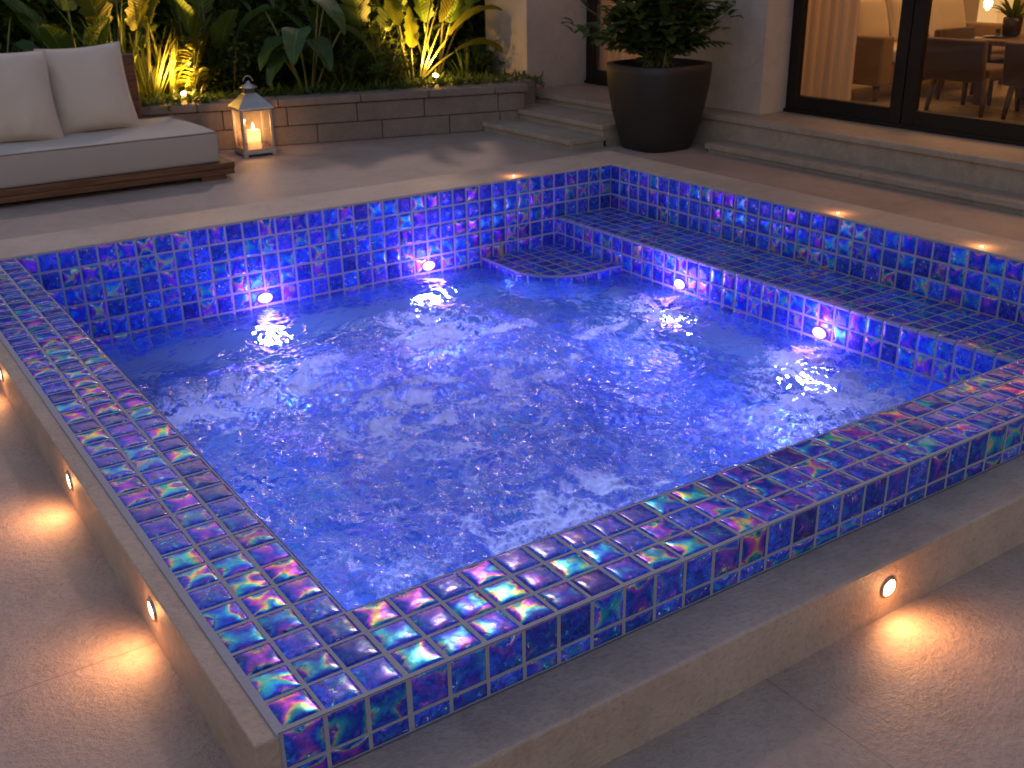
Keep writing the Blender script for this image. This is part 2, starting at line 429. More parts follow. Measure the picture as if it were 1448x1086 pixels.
# corner step with a rounded outer corner
SX, SY, SR = 3.13, 3.42, .33
def sclip(u, v, fix=False):
    x, y = SX + u, SY + v
    inside = True; cx_, cy_ = SX + SR, SY + SR
    if x < cx_ and y < cy_:
        d = math.hypot(x - cx_, y - cy_)
        if d > SR - .004:
            inside = False
            k = (SR - .004) / d; x, y = cx_ + (x - cx_) * k, cy_ + (y - cy_) * k
    if fix: return x - SX, y - SY
    return (u, v) if (inside or math.hypot(SX + u - cx_, SY + v - cy_) < SR + .03) else None
m = MB()
n_ = 14
per = [(SX, YI1 - .006)] + [(SX + SR - SR * math.cos(a), SY + SR - SR * math.sin(a)) for a in [math.pi / 2 * i / n_ for i in range(n_ + 1)]] + [(BX - .004, SY)]
top = [(x, y, STEP - .003) for x, y in per] + [(BX - .004, YI1 - .006, STEP - .003)]
m.add(top, [tuple(range(len(top)))], 1)
tiles(m, (SX, SY, STEP - .006), X, Y, Z, BX - SX - .004, YI1 - SY - .006, 6, 7, gap=.006, clip=sclip)
# rounded front: tiles bent along the perimeter
seg = []; acc = 0
pts = [Vector((x, y, 0)) for x, y in per]
cum = [0]
for a, b in zip(pts, pts[1:]): cum.append(cum[-1] + (b - a).length)
def at(s_):
    s_ = max(0, min(cum[-1], s_))
    for i in range(len(cum) - 1):
        if s_ <= cum[i + 1] + 1e-9:
            f = (s_ - cum[i]) / max(1e-9, cum[i + 1] - cum[i]); p = pts[i].lerp(pts[i + 1], f)
            d = (pts[i + 1] - pts[i]).normalized(); return p, Vector((d.y, -d.x, 0))
V = []; F = []
for p in pts: V += [(p.x, p.y, -.66), (p.x, p.y, STEP)]
for i in range(len(pts) - 1): F.append((2 * i, 2 * i + 2, 2 * i + 3, 2 * i + 1))
m.add(V, F, 1)
nt = round(cum[-1] / .1); w = cum[-1] / nt
for i in range(nt):
    for (z0, z1) in ((STEP - .10, STEP - .004), (STEP - .205, STEP - .105), (STEP - .31, STEP - .21)):
        V = []; U = []; ts = [0, .06, .2, .5, .8, .94, 1]; F = []
        for a_, tu in enumerate(ts):
            p, nrm = at(i * w + .005 + (w - .01) * tu)
            for tv in ts:
                e = max(abs(2 * tu - 1), abs(2 * tv - 1)); h = 0 if e > .999 else .006
                q = p + nrm * h; V.append((q.x, q.y, z0 + .003 + (z1 - z0 - .006) * tv)); U.append((tu, tv))
        for a_ in range(6):
            for b_ in range(6): F.append((a_ * 7 + b_, a_ * 7 + 7 + b_, a_ * 7 + 8 + b_, a_ * 7 + b_ + 1))
        m.add(V, F, 0, U, (rng.random(), rng.random() * .6, rng.random()), True)
st = m.build('corner_step', TM, spa)
m = MB()
m.tube([(*at(cum[-1] * i / 60)[0].xy, STEP) for i in range(61)], .011, 8)
m.build('nosing', m_simple('step_nosing_glaze', (.22, .24, .42), .25, 0, 60, .3, .3), st)
# basin floor
m = MB()
backing(m, (XI0, YI0, FLOOR), X, Y, Z, XI1 - XI0, YI1 - YI0)
for (x0, y0, x1, y1) in ((XI0, YI0, BX, YI1),):
    tiles(m, (x0, y0, FLOOR), X, Y, Z, x1 - x0, y1 - y0, 17, 19, gap=.014, res=6)
m.add([(XI0, YI0, FLOOR), (XI0, YI0, -.66), (BX, YI0, -.66), (BX, YI0, FLOOR)], [(0, 1, 2, 3)], 1)
m.add([(XI0, YI1, FLOOR), (XI0, YI1, -.66), (BX, YI1, -.66), (BX, YI1, FLOOR)], [(3, 2, 1, 0)], 1)
m.add([(XI0, YI0, FLOOR), (XI0, YI0, -.66), (XI0, YI1, -.66), (XI0, YI1, FLOOR)], [(3, 2, 1, 0)], 1)
m.add([(BX, YI0, FLOOR), (BX, YI0, -.66), (BX, YI1, -.66), (BX, YI1, FLOOR)], [(0, 1, 2, 3)], 1)
m.build('basin_floor', TM, spa)
# stone cheek on the left, ledge in front, coping behind and right
m = MB()
m.box((-.054, -.004, -.3), (-.0015, 4.5, TOP - .008), .004)
m.build('side_panel', M['stone_side'], spa)
m = MB()
m.box((-.09, -.169, -.3), (6, .0, LEDGE), .006)
m.build('front_ledge', M['stone_side'], spa)
m = MB()
m.box((-3.2, YI1 + .006, -.02), (4.55, 4.55, TOP + .004), .007)
m.box((XI1 + .006, -.0, -.02), (4.55, YI1 + .0045, TOP + .004), .007)
m.build('coping', M['stone'], spa)

# ------------------------------------------------------------------ water
Nw = 560
gx = np.linspace(XI0 + .001, BX - .0, Nw); gy = np.linspace(YI0 + .001, YI1 - .001, Nw)
def bandnoise(n, lo, hi, seed, size=3.9, aniso=(1, 1)):
    r = np.random.default_rng(seed); f = np.fft.fft2(r.standard_normal((n, n)))
    k = np.fft.fftfreq(n, size / n); kx, ky = np.meshgrid(k, k, indexing='ij')
    kk = np.hypot(kx * aniso[0], ky * aniso[1])
    w = np.exp(-((np.log(np.maximum(kk, 1e-6)) - math.log(math.sqrt(lo * hi))) / (math.log(hi / lo) / 2)) ** 2)
    h = np.real(np.fft.ifft2(f * w)); return h / h.std()
GX, GY = np.meshgrid(gx, gy, indexing='ij')
blobs = [(.62, 2.88, .22, .2, .8), (.87, 3.0, .28, .2, .9), (1.21, 2.97, .25, .2, .75), (1.47, 3.13, .2, .2, .5), (2.1, 3.0, .25, .3, .75), (2.45, 3.1, .3, .22, .7), (1.69, 2.4, .35, .3, .7),
         (1.32, 2.27, .3, .3, .6), (2.98, 2.61, .3, .22, .75), (3.45, 2.6, .18, .25, .8), (2.33, 2.37, .35, .3, .6), (1.55, 1.1, .3, .2, .75), (1.26, 1.1, .25, .25, .5), (1.9, 1.1, .25, .2, .5),
         (3.5, 1.6, .2, .24, 1.25), (3.35, 1.38, .28, .25, 1.25), (3.02, 1.3, .28, .28, 1.0), (3.45, 2.75, .2, .2, 1.0), (2.15, 3.35, .25, .3, .7), (1.15, 2.75, .4, .22, .5), (2.63, 1.2, .3, .2, .6), (3.3, 1.05, .25, .2, .6), (1.48, 1.8, .5, .4, .4), (.74, 1.3, .25, .5, .3), (2.1, 1.8, .6, .6, .2)]
fm = np.zeros_like(GX)
for bx, by, sx, sy, a in blobs: fm += a * np.exp(-((GX - bx) / sx) ** 2 - ((GY - by) / sy) ** 2)
fm = np.clip(fm, 0, 1.25)
b0 = bandnoise(Nw, .5, 1.8, 4); b1 = bandnoise(Nw, 1.5, 5, 1); b2 = bandnoise(Nw, 5, 13, 2); b3 = bandnoise(Nw, 13, 30, 3)
def warp(f, amp, s1, s2):
    dx = bandnoise(Nw, .8, 3.5, s1); dy = bandnoise(Nw, .8, 3.5, s2); k = amp / (3.5 / Nw)
    ii = (np.arange(Nw)[:, None] + dx * k).astype(int) % Nw; jj = (np.arange(Nw)[None, :] + dy * k).astype(int) % Nw
    return f[ii, jj]
cloud = warp(bandnoise(Nw, 1.2, 7, 5), .05, 31, 32); curl = warp(bandnoise(Nw, 5, 22, 6), .045, 33, 34); fine = warp(bandnoise(Nw, 16, 60, 8), .02, 35, 36)
ridge = np.clip(1 - np.abs(curl) * 1.5, 0, 1)
chop = .35 + .65 * np.clip(fm, 0, 1)
b2w = warp(b2, .02, 37, 38)
hz = .009 * b0 + .0080 * b1 * (.6 + .4 * chop) + .0050 * b2w * chop + .0023 * b3 * (.25 + .75 * chop)
for jx, jy in ((1.60, 3.72), (2.72, 3.72), (3.36, 2.85), (3.32, 1.72)):   # rings spreading from the jets
    rr = np.hypot(GX - jx, GY - jy) + .02 * b1
    hz += .0035 * np.cos(2 * math.pi * rr / .085) * np.exp(-(rr / .34) ** 2)
edge = np.minimum.reduce([GX - XI0, BX - GX, GY - YI0, YI1 - GY]); hz *= .4 + .6 * np.clip(edge / .25, 0, 1)
foam = np.clip(fm * (.66 + .28 * cloud + .34 * (ridge - .5) + .14 * fine) + .10 * (ridge - .6) + .04 * cloud - .02, 0, .95)
V = np.stack([GX, GY, WATER + hz], -1).reshape(-1, 3)
idx = np.arange(Nw * Nw).reshape(Nw, Nw)
F = np.stack([idx[:-1, :-1], idx[1:, :-1], idx[1:, 1:], idx[:-1, 1:]], -1).reshape(-1, 4)
me = bpy.data.meshes.new('water')
me.vertices.add(len(V)); me.vertices.foreach_set('co', V.astype(np.float32).ravel())
me.loops.add(F.size); me.loops.foreach_set('vertex_index', F.astype(np.int32).ravel())
me.polygons.add(len(F)); me.polygons.foreach_set('loop_start', np.arange(0, F.size, 4, dtype=np.int32))
me.polygons.foreach_set('use_smooth', np.ones(len(F), dtype=bool))
me.update(calc_edges=True); me.validate()
a = me.attributes.new('foam', 'FLOAT', 'POINT'); a.data.foreach_set('value', foam.astype(np.float32).ravel())
water = bpy.data.objects.new('water', me); col.objects.link(water); tag(water, kind='structure')
t = NT('spa_water'); p = t.pos()
fa = t.n('ShaderNodeAttribute', attribute_name='foam').outputs['Fac']
nb = t.noise(p, 55, 5, .65, .6)
nb2 = t.noise(p, 190, 3, .6)
fo = t.math('MULTIPLY', t.smooth(t.math('ADD', fa, t.math('MULTIPLY_ADD', nb, .85, t.math('MULTIPLY_ADD', nb2, .55, -.70))), .08, .85), t.smooth(fa, .0, .25))
hb = t.math('ADD', t.noise(p, 24, 3, .5, .5), t.math('MULTIPLY', nb2, .06))
nrm = t.bump(hb, .46, .014)
refr = t.n('ShaderNodeBsdfRefraction', {'Color': (.75, .85, 1), 'IOR': 1.33, 'Roughness': .02, 'Normal': nrm})
tur_d = t.n('ShaderNodeBsdfDiffuse', {'Color': (.06, .18, .42), 'Normal': nrm})
tur_t = t.n('ShaderNodeBsdfTranslucent', {'Color': (.10, .27, .58)})
tur = t.n('ShaderNodeMixShader', {0: .5}); t.put(tur.inputs[1], tur_d); t.put(tur.inputs[2], tur_t)
body = t.n('ShaderNodeMixShader', {0: .38}); t.put(body.inputs[1], refr); t.put(body.inputs[2], tur)
gl = t.n('ShaderNodeBsdfGlossy', {'Color': (1, 1, 1), 'Roughness': .03, 'Normal': nrm})
fr = t.n('ShaderNodeFresnel', {'IOR': 1.33, 'Normal': nrm}).outputs[0]
surf = t.n('ShaderNodeMixShader', {0: fr}); t.put(surf.inputs[1], body); t.put(surf.inputs[2], gl)
nf = t.bump(t.math('ADD', nb, nb2), .9, .02)
fd = t.n('ShaderNodeBsdfDiffuse', {'Color': (.82, .80, .88), 'Normal': nf}); ft = t.n('ShaderNodeBsdfTranslucent', {'Color': (.85, .80, .92)})
fmix = t.n('ShaderNodeMixShader', {0: .5}); t.put(fmix.inputs[1], fd); t.put(fmix.inputs[2], ft)
fin = t.n('ShaderNodeMixShader', {0: t.math('MULTIPLY', fo, .95)}); t.put(fin.inputs[1], surf); t.put(fin.inputs[2], fmix)
me.materials.append(t.done(fin))

# ------------------------------------------------------------------ lamps
def light(name, typ, loc, energy, color, radius=.03, direction=None, parent=None, **kw):
    l = bpy.data.lights.new(name, typ); l.energy = energy; l.color = color
    if typ in ('POINT', 'SPOT'): l.shadow_soft_size = radius
    for k, v in kw.items(): setattr(l, k, v)
    o = bpy.data.objects.new(name, l); col.objects.link(o); o.location = loc
    if direction is not None: o.rotation_euler = Vector(direction).to_track_quat('-Z', 'Y').to_euler()
    if parent: o.parent = parent
    return o
def disc_lamp(name, label, cat, loc, nrm, r, lens_mat, group, squash=1.0):
    loc = Vector(loc)
    th = thing(name, label, cat, loc, 0, group)
    nv = Vector(nrm); q = Matrix.Diagonal((1, 1, squash, 1)) @ nv.to_track_quat('Z', 'Y').to_matrix().to_4x4()
    m = MB(); prof = [(r * 1.0, -.01), (r * 1.0, .004), (r * .96, .0065), (r * .82, .0065), (r * .78, .003)]
    m.lathe(prof, 28, capb=False); m.v = [tuple(q @ Vector(v)) for v in m.v]; m.build('bezel', M['steel'], th)
    m = MB(); m.lathe([(r * .80, .0035), (r * .5, .0055), (r * .1, .006)], 24, capb=False, capt=True); m.v = [tuple(q @ Vector(v)) for v in m.v]
    m.build('lens', lens_mat, th)
    return th
WARM = (1, .41, .14)
for lab, y in (('nearest of the warm round lights along the left stone side', .685), ('middle one of the warm round lights along the left stone side', 1.53), ('warm round light at the far left edge of the left stone side', 2.63)):
    disc_lamp('recessed_light', lab, 'recessed light', (-.054, y, .105), (-1, 0, 0), .031, M['warm_lens'], 'recessed lights in the stone sides')
    light('recessed_glow', 'POINT', (-.085, y, .10), .07, WARM, .015)
    light('recessed_beam', 'SPOT', (-.075, y, .105), .80, WARM, .02, (-.8, -.0, -.42), spot_size=R(168), spot_blend=1.0)
disc_lamp('recessed_light', 'warm round light in the front stone ledge above the lower patio', 'recessed light', (1.715, -.169, -.052), (0, -1, 0), .032, M['warm_lens'], 'recessed lights in the stone sides')
light('recessed_glow', 'POINT', (1.715, -.205, -.056), .09, WARM, .015)
light('recessed_beam', 'SPOT', (1.715, -.192, -.052), 1.0, WARM, .02, (.12, -.8, -.42), spot_size=R(168), spot_blend=1.0)

VIO = (.42, .20, 1)
for lab, loc, nrm in (('glowing violet pool light on the back wall, nearer the left corner', (1.596, YI1 - .010, -.292), (0, -1, 0)),
                      ('glowing violet pool light on the back wall, nearer the corner step', (2.716, YI1 - .010, -.292), (0, -1, 0)),
                      ('glowing violet pool light in the bench front, nearer the corner step', (BX - .010, 2.87, -.300), (-1, 0, 0)),
                      ('glowing violet pool light in the bench front beside the brightest foam', (BX - .010, 1.79, -.302), (-1, 0, 0))):
    disc_lamp('pool_light', lab, 'pool light', loc, nrm, .05, M['violet_lens'], 'violet pool lights at the waterline', .66)
    l = Vector(loc) + Vector(nrm) * .11
    light('pool_glow', 'POINT', l, 1.25, VIO, .085)
    light('pool_beam', 'SPOT', Vector(loc) + Vector(nrm) * .03 - Z * .46, 15, (.36, .40, 1), .04, Vector(nrm) - Z * .10, spot_size=R(150), spot_blend=1)
for loc, d in (((.9, YI0 + .04, -.8), (0, 1, .0)), ((1.9, YI0 + .04, -.8), (0, 1, 0)), ((2.9, YI0 + .04, -.8), (0, 1, 0)), ((XI0 + .04, 1.3, -.8), (1, 0, 0)), ((XI0 + .04, 2.6, -.85), (1, 0, -.1))):
    light('pool_beam', 'SPOT', loc, 8.5, (.33, .48, 1), .05, d, spot_size=R(165), spot_blend=1)

# ------------------------------------------------------------------ planter wall and garden bed
def block_wall(m, x0, x1, yf, thick, z0, z1, rows, bl, seed):
    r = random.Random(seed); h = (z1 - z0) / rows
    for i in range(rows):
        x = x0; off = bl * (.5 if i % 2 else 0)
        edges = [x0]
        xx = x0 - off + bl * r.uniform(.6, 1)
        while xx < x1 - .1:
            if xx > x0 + .1: edges.append(xx)
            xx += bl * r.uniform(.75, 1.25)
        edges.append(x1)
        for a_, b_ in zip(edges, edges[1:]):
            d = r.uniform(-.006, .004)
            m.box((a_ + .003, yf + d, z0 + i * h + .003), (b_ - .003, yf + thick, z0 + (i + 1) * h - .003), .008)
WO, WA = Vector((2.66, 7.45, 0)), math.atan2(-.6, 2.34)
WM = Matrix.Translation(WO) @ Matrix.Rotation(WA, 4, 'Z')
WI = WM.inverted()
pw = thing('planter_wall', 'low stone block planter wall with flat capping in front of the tropical bed', 'planter wall', WO, WA)
m = MB()
block_wall(m, -6.8, 2.76, 0, .30, 0, .335, 2, .60, 3)
m.box((-6.8, .03, 0), (2.75, .27, .325), 0)
wb = [WI @ Vector(p) for p in ((5.16, 6.98, 0), (5.60, 6.98, 0), (5.60, 7.2, 0), (5.775, 7.2, 0), (5.775, 7.365, 0), (5.16, 7.365, 0))]
n_ = len(wb); m.add([(p.x, p.y, z_) for z_ in (0, .335) for p in wb], [tuple(range(n_))[::-1], tuple(range(n_, 2 * n_))] + [(i, (i + 1) % n_, n_ + (i + 1) % n_, n_ + i) for i in range(n_)])
m.build('wall', M['block'], pw)
m = MB(); r_ = random.Random(2)
x = -6.8
while x < 2.7:
    x2 = min(x + .64 * r_.uniform(.85, 1.15), 2.785); m.box((x + .002, -.03 + r_.uniform(-.005, .005), .338 + r_.uniform(-.001, .002)), (x2 - .002, .34, .405 + r_.uniform(-.002, .002)), .009); x = x2
n_ = len(wb); m.add([(p.x, p.y, z_) for z_ in (.3375, .403) for p in wb], [tuple(range(n_))[::-1], tuple(range(n_, 2 * n_))] + [(i, (i + 1) % n_, n_ + (i + 1) % n_, n_ + i) for i in range(n_)])
m.build('cap', M['block'], pw)
m = MB()
w0, w1 = WM @ Vector((-6.8, .2, 0)), WM @ Vector((2.7, .2, 0))
sp = [(w0.x, w0.y), (w1.x, w1.y), (5.4, 7.1), (5.775, 7.3), (5.775, 8.3), (9, 8.3), (9, 12.5), (w0.x, 12.5)]
n_ = len(sp); m.add([(x_, y_, z_) for z_ in (.1, .36) for x_, y_ in sp], [tuple(range(n_))[::-1], tuple(range(n_, 2 * n_))] + [(i, (i + 1) % n_, n_ + (i + 1) % n_, n_ + i) for i in range(n_)])
tag(m.build('soil', M['soil']), kind='structure')

# ------------------------------------------------------------------ foliage builders
def blade(m, base, d0, length, width, droop=1.0, fold=.25, nseg=12, ns=6, mat=0, shape='paddle', wave=.03, roll=0.0, split=0):
    """one leaf blade following a drooping curve; returns nothing"""
    p = Vector(base); d = Vector(d0).normalized(); V = []; U = []; F = []
    side = d.cross(Z)
    if side.length < .05: side = X.copy()
    side.normalize(); side = Matrix.Rotation(roll, 3, d) @ side
    stp = length / nseg; ph = random.uniform(0, 6); tc = (random.random(), random.random(), random.random())
    for i in range(nseg + 1):
        t_ = i / nseg
        if shape == 'paddle': w = width * (math.sin(math.pi * min(1, t_ * .96 + .04) ** .75)) ** .75
        elif shape == 'heart': w = width * (1 - t_) ** .62 * (1.0 if t_ > .08 else .75)
        elif shape == 'strap': w = width * (min(1, t_ * 8 + .5)) * (1 - t_ ** 3)
        else: w = width * math.sin(math.pi * (t_ * .9 + .08)) ** .9
        nrm = side.cross(d).normalized()
        for j in range(-(ns // 2), ns // 2 + 1):
            q = j / (ns // 2)
            lift = abs(q) * fold * w + wave * width * math.sin(ph + t_ * 14 + q * 2) * abs(q)
            jag = 1.0
            if split and abs(q) > .9: jag = .78 + .3 * ((i * 7 + int(ph * 10)) % 3) / 2
            V.append(p + side * (q * w * jag) + nrm * lift); U.append((q / 2 + .5, t_))
        if i < nseg:
            d = (d - Z * (droop * stp / max(length, .01) * (0.35 + 1.3 * t_))).normalized()
            side = (side - d * side.dot(d)).normalized(); p = p + d * stp
    k = ns + 1
    for i in range(nseg):
        for j in range(ns): F.append((i * k + j, i * k + j + 1, (i + 1) * k + j + 1, (i + 1) * k + j))
    m.add(V, F, mat, U, tc, True)
def stalk(base, d0, length, bend=.6, n=9):
    p = Vector(base); d = Vector(d0).normalized(); pts = [p.copy()]
    for i in range(n):
        d = (d - Z * bend / n * (i / n) * 1.2).normalized(); p = p + d * (length / n); pts.append(p.copy())
    return pts, d
def dirv(az, el): return Vector((math.cos(el) * math.cos(az), math.cos(el) * math.sin(az), math.sin(el)))
def frond(ms, ml, base, d0, length, leaflet, n=22, bend=1.3, rad=.008, droop=.8, curl=0.0, wid=.13):
    pts, _ = stalk(base, d0, length, bend, 14)
    ms.tube(pts, [rad * (1 - .75 * i / 14) for i in range(15)], 5)
    for i in range(n):
        t_ = .14 + .86 * i / (n - 1); f = t_ * 14; k = min(13, int(f)); p = pts[k].lerp(pts[k + 1], f - k)
        d = (pts[k + 1] - pts[k]).normalized(); s = d.cross(Z).normalized() if abs(d.z) < .98 else X
        L = leaflet * (math.sin(math.pi * min(1, .18 + .8 * t_)) ** .7) * random.uniform(.88, 1.1)
        for sg in (-1, 1):
            dd = (s * sg + d * (.45 + .6 * t_) + Z * random.uniform(-.05, .3)).normalized()
            blade(ml, p, dd, L, L * wid, droop, .3, 4, 2, shape='leaf', wave=0)
def shrub(ms, ml, base, h, r, nbr=14, leaf=.05, per=26, wid=.35, up=.8):
    base = Vector(base)
    for i in range(nbr):
        az = random.uniform(0, 6.283); el = random.uniform(.5, 1.5)
        L = h * random.uniform(.6, 1.05); pts, d = stalk(base + dirv(az, 0) * random.uniform(0, r * .25), dirv(az, el), L, random.uniform(.2, .9), 7)
        ms.tube(pts, [.006 * (1 - .7 * k / 7) for k in range(8)], 4)
        for k in range(per):
            t_ = random.uniform(.15, 1); f = t_ * 7; q = min(6, int(f)); p = pts[q].lerp(pts[q + 1], f - q)
            a2 = random.uniform(0, 6.283); dd = (dirv(a2, random.uniform(-.3, .9)) + Z * .3 * up)
            p = p + dirv(a2, random.uniform(-.4, .8)) * random.uniform(0, r * .28)
            blade(ml, p, dd, leaf * random.uniform(.7, 1.35), leaf * wid, .8, .25, 3, 2, shape='leaf', wave=0)
def plant(name, label, cat, loc, group=None):
    th = thing(name, label, cat, loc, 0, group); return th, MB(), MB()
def finish(th, ms, ml, leafmat, stemmat=None):
    ms.build('stem', stemmat or M['stem'], th); ml.build('leaves', leafmat, th)

SZ = .36
# bird-of-paradise clump lit by the right uplight
th, ms, ml = plant('paddle_leaf_plant', 'tall paddle leaf plant glowing yellow from the right garden uplight', 'plant', (4.76, 7.88, SZ))
for az, el, sl, bl_, bw, bend, droop in ((2.6, 1.25, .55, .55, .13, .3, .7), (2.0, 1.40, .65, .6, .15, .1, .5), (-.6, 1.18, .62, .62, .13, .35, .7), (-.35, 1.0, .55, .62, .11, .6, 1.2), (-.2, .72, .50, .55, .11, .7, 1.3),
                                     (1.2, 1.3, .8, .6, .15, .2, .6), (2.95, .95, .5, .45, .1, .5, .9), (-.9, 1.36, .78, .65, .14, .2, .6), (.3, 1.15, .85, .6, .14, .4, .9), (3.6, 1.25, .6, .5, .12, .3, .8), (-2.2, 1.45, .35, .4, .09, .1, .4)):
    pts, d = stalk(dirv(az, 0) * .05, dirv(az, el), sl, bend)
    ms.tube(pts, [.014 - .0007 * k for k in range(10)], 6)
    blade(ml, pts[-1], d, bl_, bw, droop, .3, 16, 6, shape='paddle', wave=.05, roll=random.uniform(-.5, .5), split=1)
finish(th, ms, ml, M['leaf_lit'])
th, ms, ml = plant('paddle_leaf_plant', 'paddle leaf plant with one wide yellow lit leaf behind the daybed pillows', 'plant', (1.75, 8.45, .36))
for az, el, sl, bl_, bw in ((-1.2, 1.2, .5, .4, .12), (.4, 1.3, .7, .5, .13), (2.6, 1.2, .6, .5, .13), (-2.2, 1.1, .5, .45, .12), (1.5, 1.4, .8, .5, .14)):
    pts, d = stalk(dirv(az, 0) * .04, dirv(az, el), sl, .5); ms.tube(pts, .01, 6)
    blade(ml, pts[-1], d, bl_, bw, .9, .25, 14, 6, shape='paddle', wave=.05, roll=random.uniform(-.6, .6))
finish(th, ms, ml, M['leaf_mid'])
for lab, loc, spec, mat in (('broad paddle leaf plant leaning toward the house corner', (5.15, 8.15, SZ), ((-.4, 1.2, .5, .55, .14), (-1.4, 1.2, .6, .55, .15), (.3, 1.3, .8, .6, .15), (-2.4, 1.25, .6, .55, .14), (2.6, 1.3, .8, .6, .15), (-.9, 1.45, .9, .6, .15)), 'leaf_mid'),
                            ('broad paddle leaf plant behind and left of the right garden uplight', (4.42, 8.2, SZ), ((-1.2, 1.2, .55, .55, .15), (-2.2, 1.2, .6, .55, .15), (-.3, 1.3, .7, .6, .15), (-2.9, 1.1, .5, .5, .13), (2, 1.35, .9, .6, .15), (-1.7, 1.45, .85, .6, .16)), 'leaf_mid'),
                            ('broad paddle leaf plant between the left uplight and the lantern', (2.85, 8.35, SZ), ((-1.3, 1.2, .45, .5, .13), (-2.3, 1.25, .55, .5, .14), (-.4, 1.15, .5, .5, .13), (2.4, 1.3, .8, .55, .14), (-1.8, 1.4, .75, .55, .14)), 'leaf_mid'),
                            ('broad paddle leaf plant behind the left uplight strap leaves', (2.15, 8.6, SZ), ((-1.2, 1.25, .65, .5, .13), (-2.2, 1.2, .7, .55, .14), (-.4, 1.25, .7, .5, .13), (-1.7, 1.42, .85, .55, .14)), 'leaf_lit')):
    th, ms, ml = plant('paddle_leaf_plant', lab, 'plant', loc)
    for az, el, sl_, bl_, bw in spec:
        pts, d = stalk(dirv(az, 0) * .05, dirv(az, el), sl_, .5); ms.tube(pts, [.013 - .0006 * k for k in range(10)], 6)
        blade(ml, pts[-1], d, bl_, bw, 1.0, .28, 16, 6, shape='paddle', wave=.05, roll=random.uniform(-.5, .5), split=1)
    finish(th, ms, ml, M[mat])
for nm, lab, loc, sp in (('elephant_ear_plant', 'big dark elephant ear plant with drooping ribbed leaves behind the lantern', (3.62, 7.85, SZ), ((-2.2, 1.25, .62, .44, .15), (-2.9, 1.2, .55, .42, .15), (-.6, 1.15, .66, .48, .16), (-1.5, 1.3, .5, .40, .14), (.4, 1.3, .8, .5, .16), (2.6, 1.25, .8, .46, .16), (-1.2, 1.4, .85, .48, .16), (3.6, 1.0, .45, .38, .13))),
                         ('elephant_ear_plant', 'dark elephant ear plant at the left end behind the daybed', (1.05, 8.5, .36), ((-1.9, 1.2, .6, .5, .17), (-2.8, 1.2, .7, .5, .17), (-.8, 1.2, .6, .46, .15), (.6, 1.3, .8, .5, .16), (2.4, 1.3, .8, .5, .16))),
                         ('elephant_ear_plant', 'dark elephant ear plant high above the left uplight', (2.75, 8.75, .36), ((-1.5, 1.35, .75, .42, .15), (-2.6, 1.2, .7, .44, .15), (-.6, 1.2, .7, .42, .15), (1, 1.3, .8, .45, .15)))):
    th, ms, ml = plant(nm, lab, 'plant', loc)
    for az, el, sl, bl_, bw in sp:
        pts, d = stalk(dirv(az, 0) * .05, dirv(az, el), sl, .7); ms.tube(pts, [.012 - .0005 * k for k in range(10)], 6)
        dd = (Vector((d.x, d.y, 0)).normalized() - Z * .35); blade(ml, pts[-1] - dd * .05, dd, bl_, bw, 1.4, .22, 16, 8, shape='heart', wave=.05)
    finish(th, ms, ml, M['leaf_dark'])
# bright curling fronds beside the left uplight
th, ms, ml = plant('fern', 'fern with curling fronds lit golden right beside the left uplight', 'fern', (2.58, 8.06, .36))
for az, el, L, lf, bend in ((-.5, 1.3, .72, .17, 1.5), (-.2, 1.0, .55, .15, 2.4), (.4, 1.25, .8, .17, 1.3), (-1.4, 1.1, .42, .12, 1.8), (1.4, 1.3, .8, .16, 1.2), (-.9, 1.4, .85, .17, 1.2), (.0, .7, .42, .13, 2.0)):
    frond(ms, ml, (0, 0, 0), dirv(az, el), L, lf, 34, bend, .011, .9, wid=.15)
finish(th, ms, ml, M['leaf_lit'])
for lab, loc, n, hh, mat in (('clump of upright strap leaves lit gold between the daybed and left uplight', (2.22, 8.1, .36), 26, .75, 'leaf_lit'), ('tall iris like strap leaf clump right behind the wooden daybed back', (1.98, 8.25, .36), 24, .95, 'leaf_mid'),
                             ('strap leaf clump close behind the left uplight', (2.45, 8.3, .36), 22, .7, 'leaf_lit'), ('fine strap leaf clump at the house end of the bed', (5.35, 7.85, SZ), 34, .42, 'leaf_mid'),
                             ('fan of strap leaves left of the glowing paddle plant', (4.35, 7.8, SZ), 20, .6, 'leaf_mid')):
    th = thing('strap_leaf_plant', lab, 'plant', loc); ml = MB()
    for i in range(n):
        az = random.uniform(0, 6.283); el = random.uniform(1.0, 1.5)
        blade(ml, dirv(az, 0) * random.uniform(.01, .1), dirv(az, el), hh * random.uniform(.6, 1.1), .016 if hh > .5 else .009, random.uniform(.2, 1.1), .35, 10, 2, shape='strap', wave=0)
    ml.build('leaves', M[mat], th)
for i, (lab, loc, n, L) in enumerate((('feathery palm behind the lantern in the dark middle of the bed', (3.15, 8.75, .36), 11, 1.15), ('feathery palm left of the glowing paddle leaf plant', (4.15, 8.35, SZ), 12, 1.05),
                     ('feathery palm behind the left uplight and strap leaves', (2.2, 9.0, .36), 11, 1.2), ('feathery palm at far left behind the daybed', (.75, 9.0, .36), 11, 1.2), ('feathery palm in the dark beside the house corner', (5.2, 8.75, SZ), 11, 1.15),
                     ('short feathery palm hanging over the capping between the two uplights', (3.95, 7.75, SZ), 9, .55))):
    th, ms, ml = plant('palm', lab, 'palm', loc)
    for k in range(n):
        az = 6.283 * k / n + random.uniform(-.3, .3); el = random.uniform(.8, 1.45)
        frond(ms, ml, (math.cos(az) * .04, math.sin(az) * .04, 0), dirv(az, el), L * random.uniform(.75, 1.1), L * .24, 24, random.uniform(.9, 1.9), .009, 1.0, wid=.085)
    finish(th, ms, ml, M['leaf_dark' if i == 4 else 'leaf_mid'])
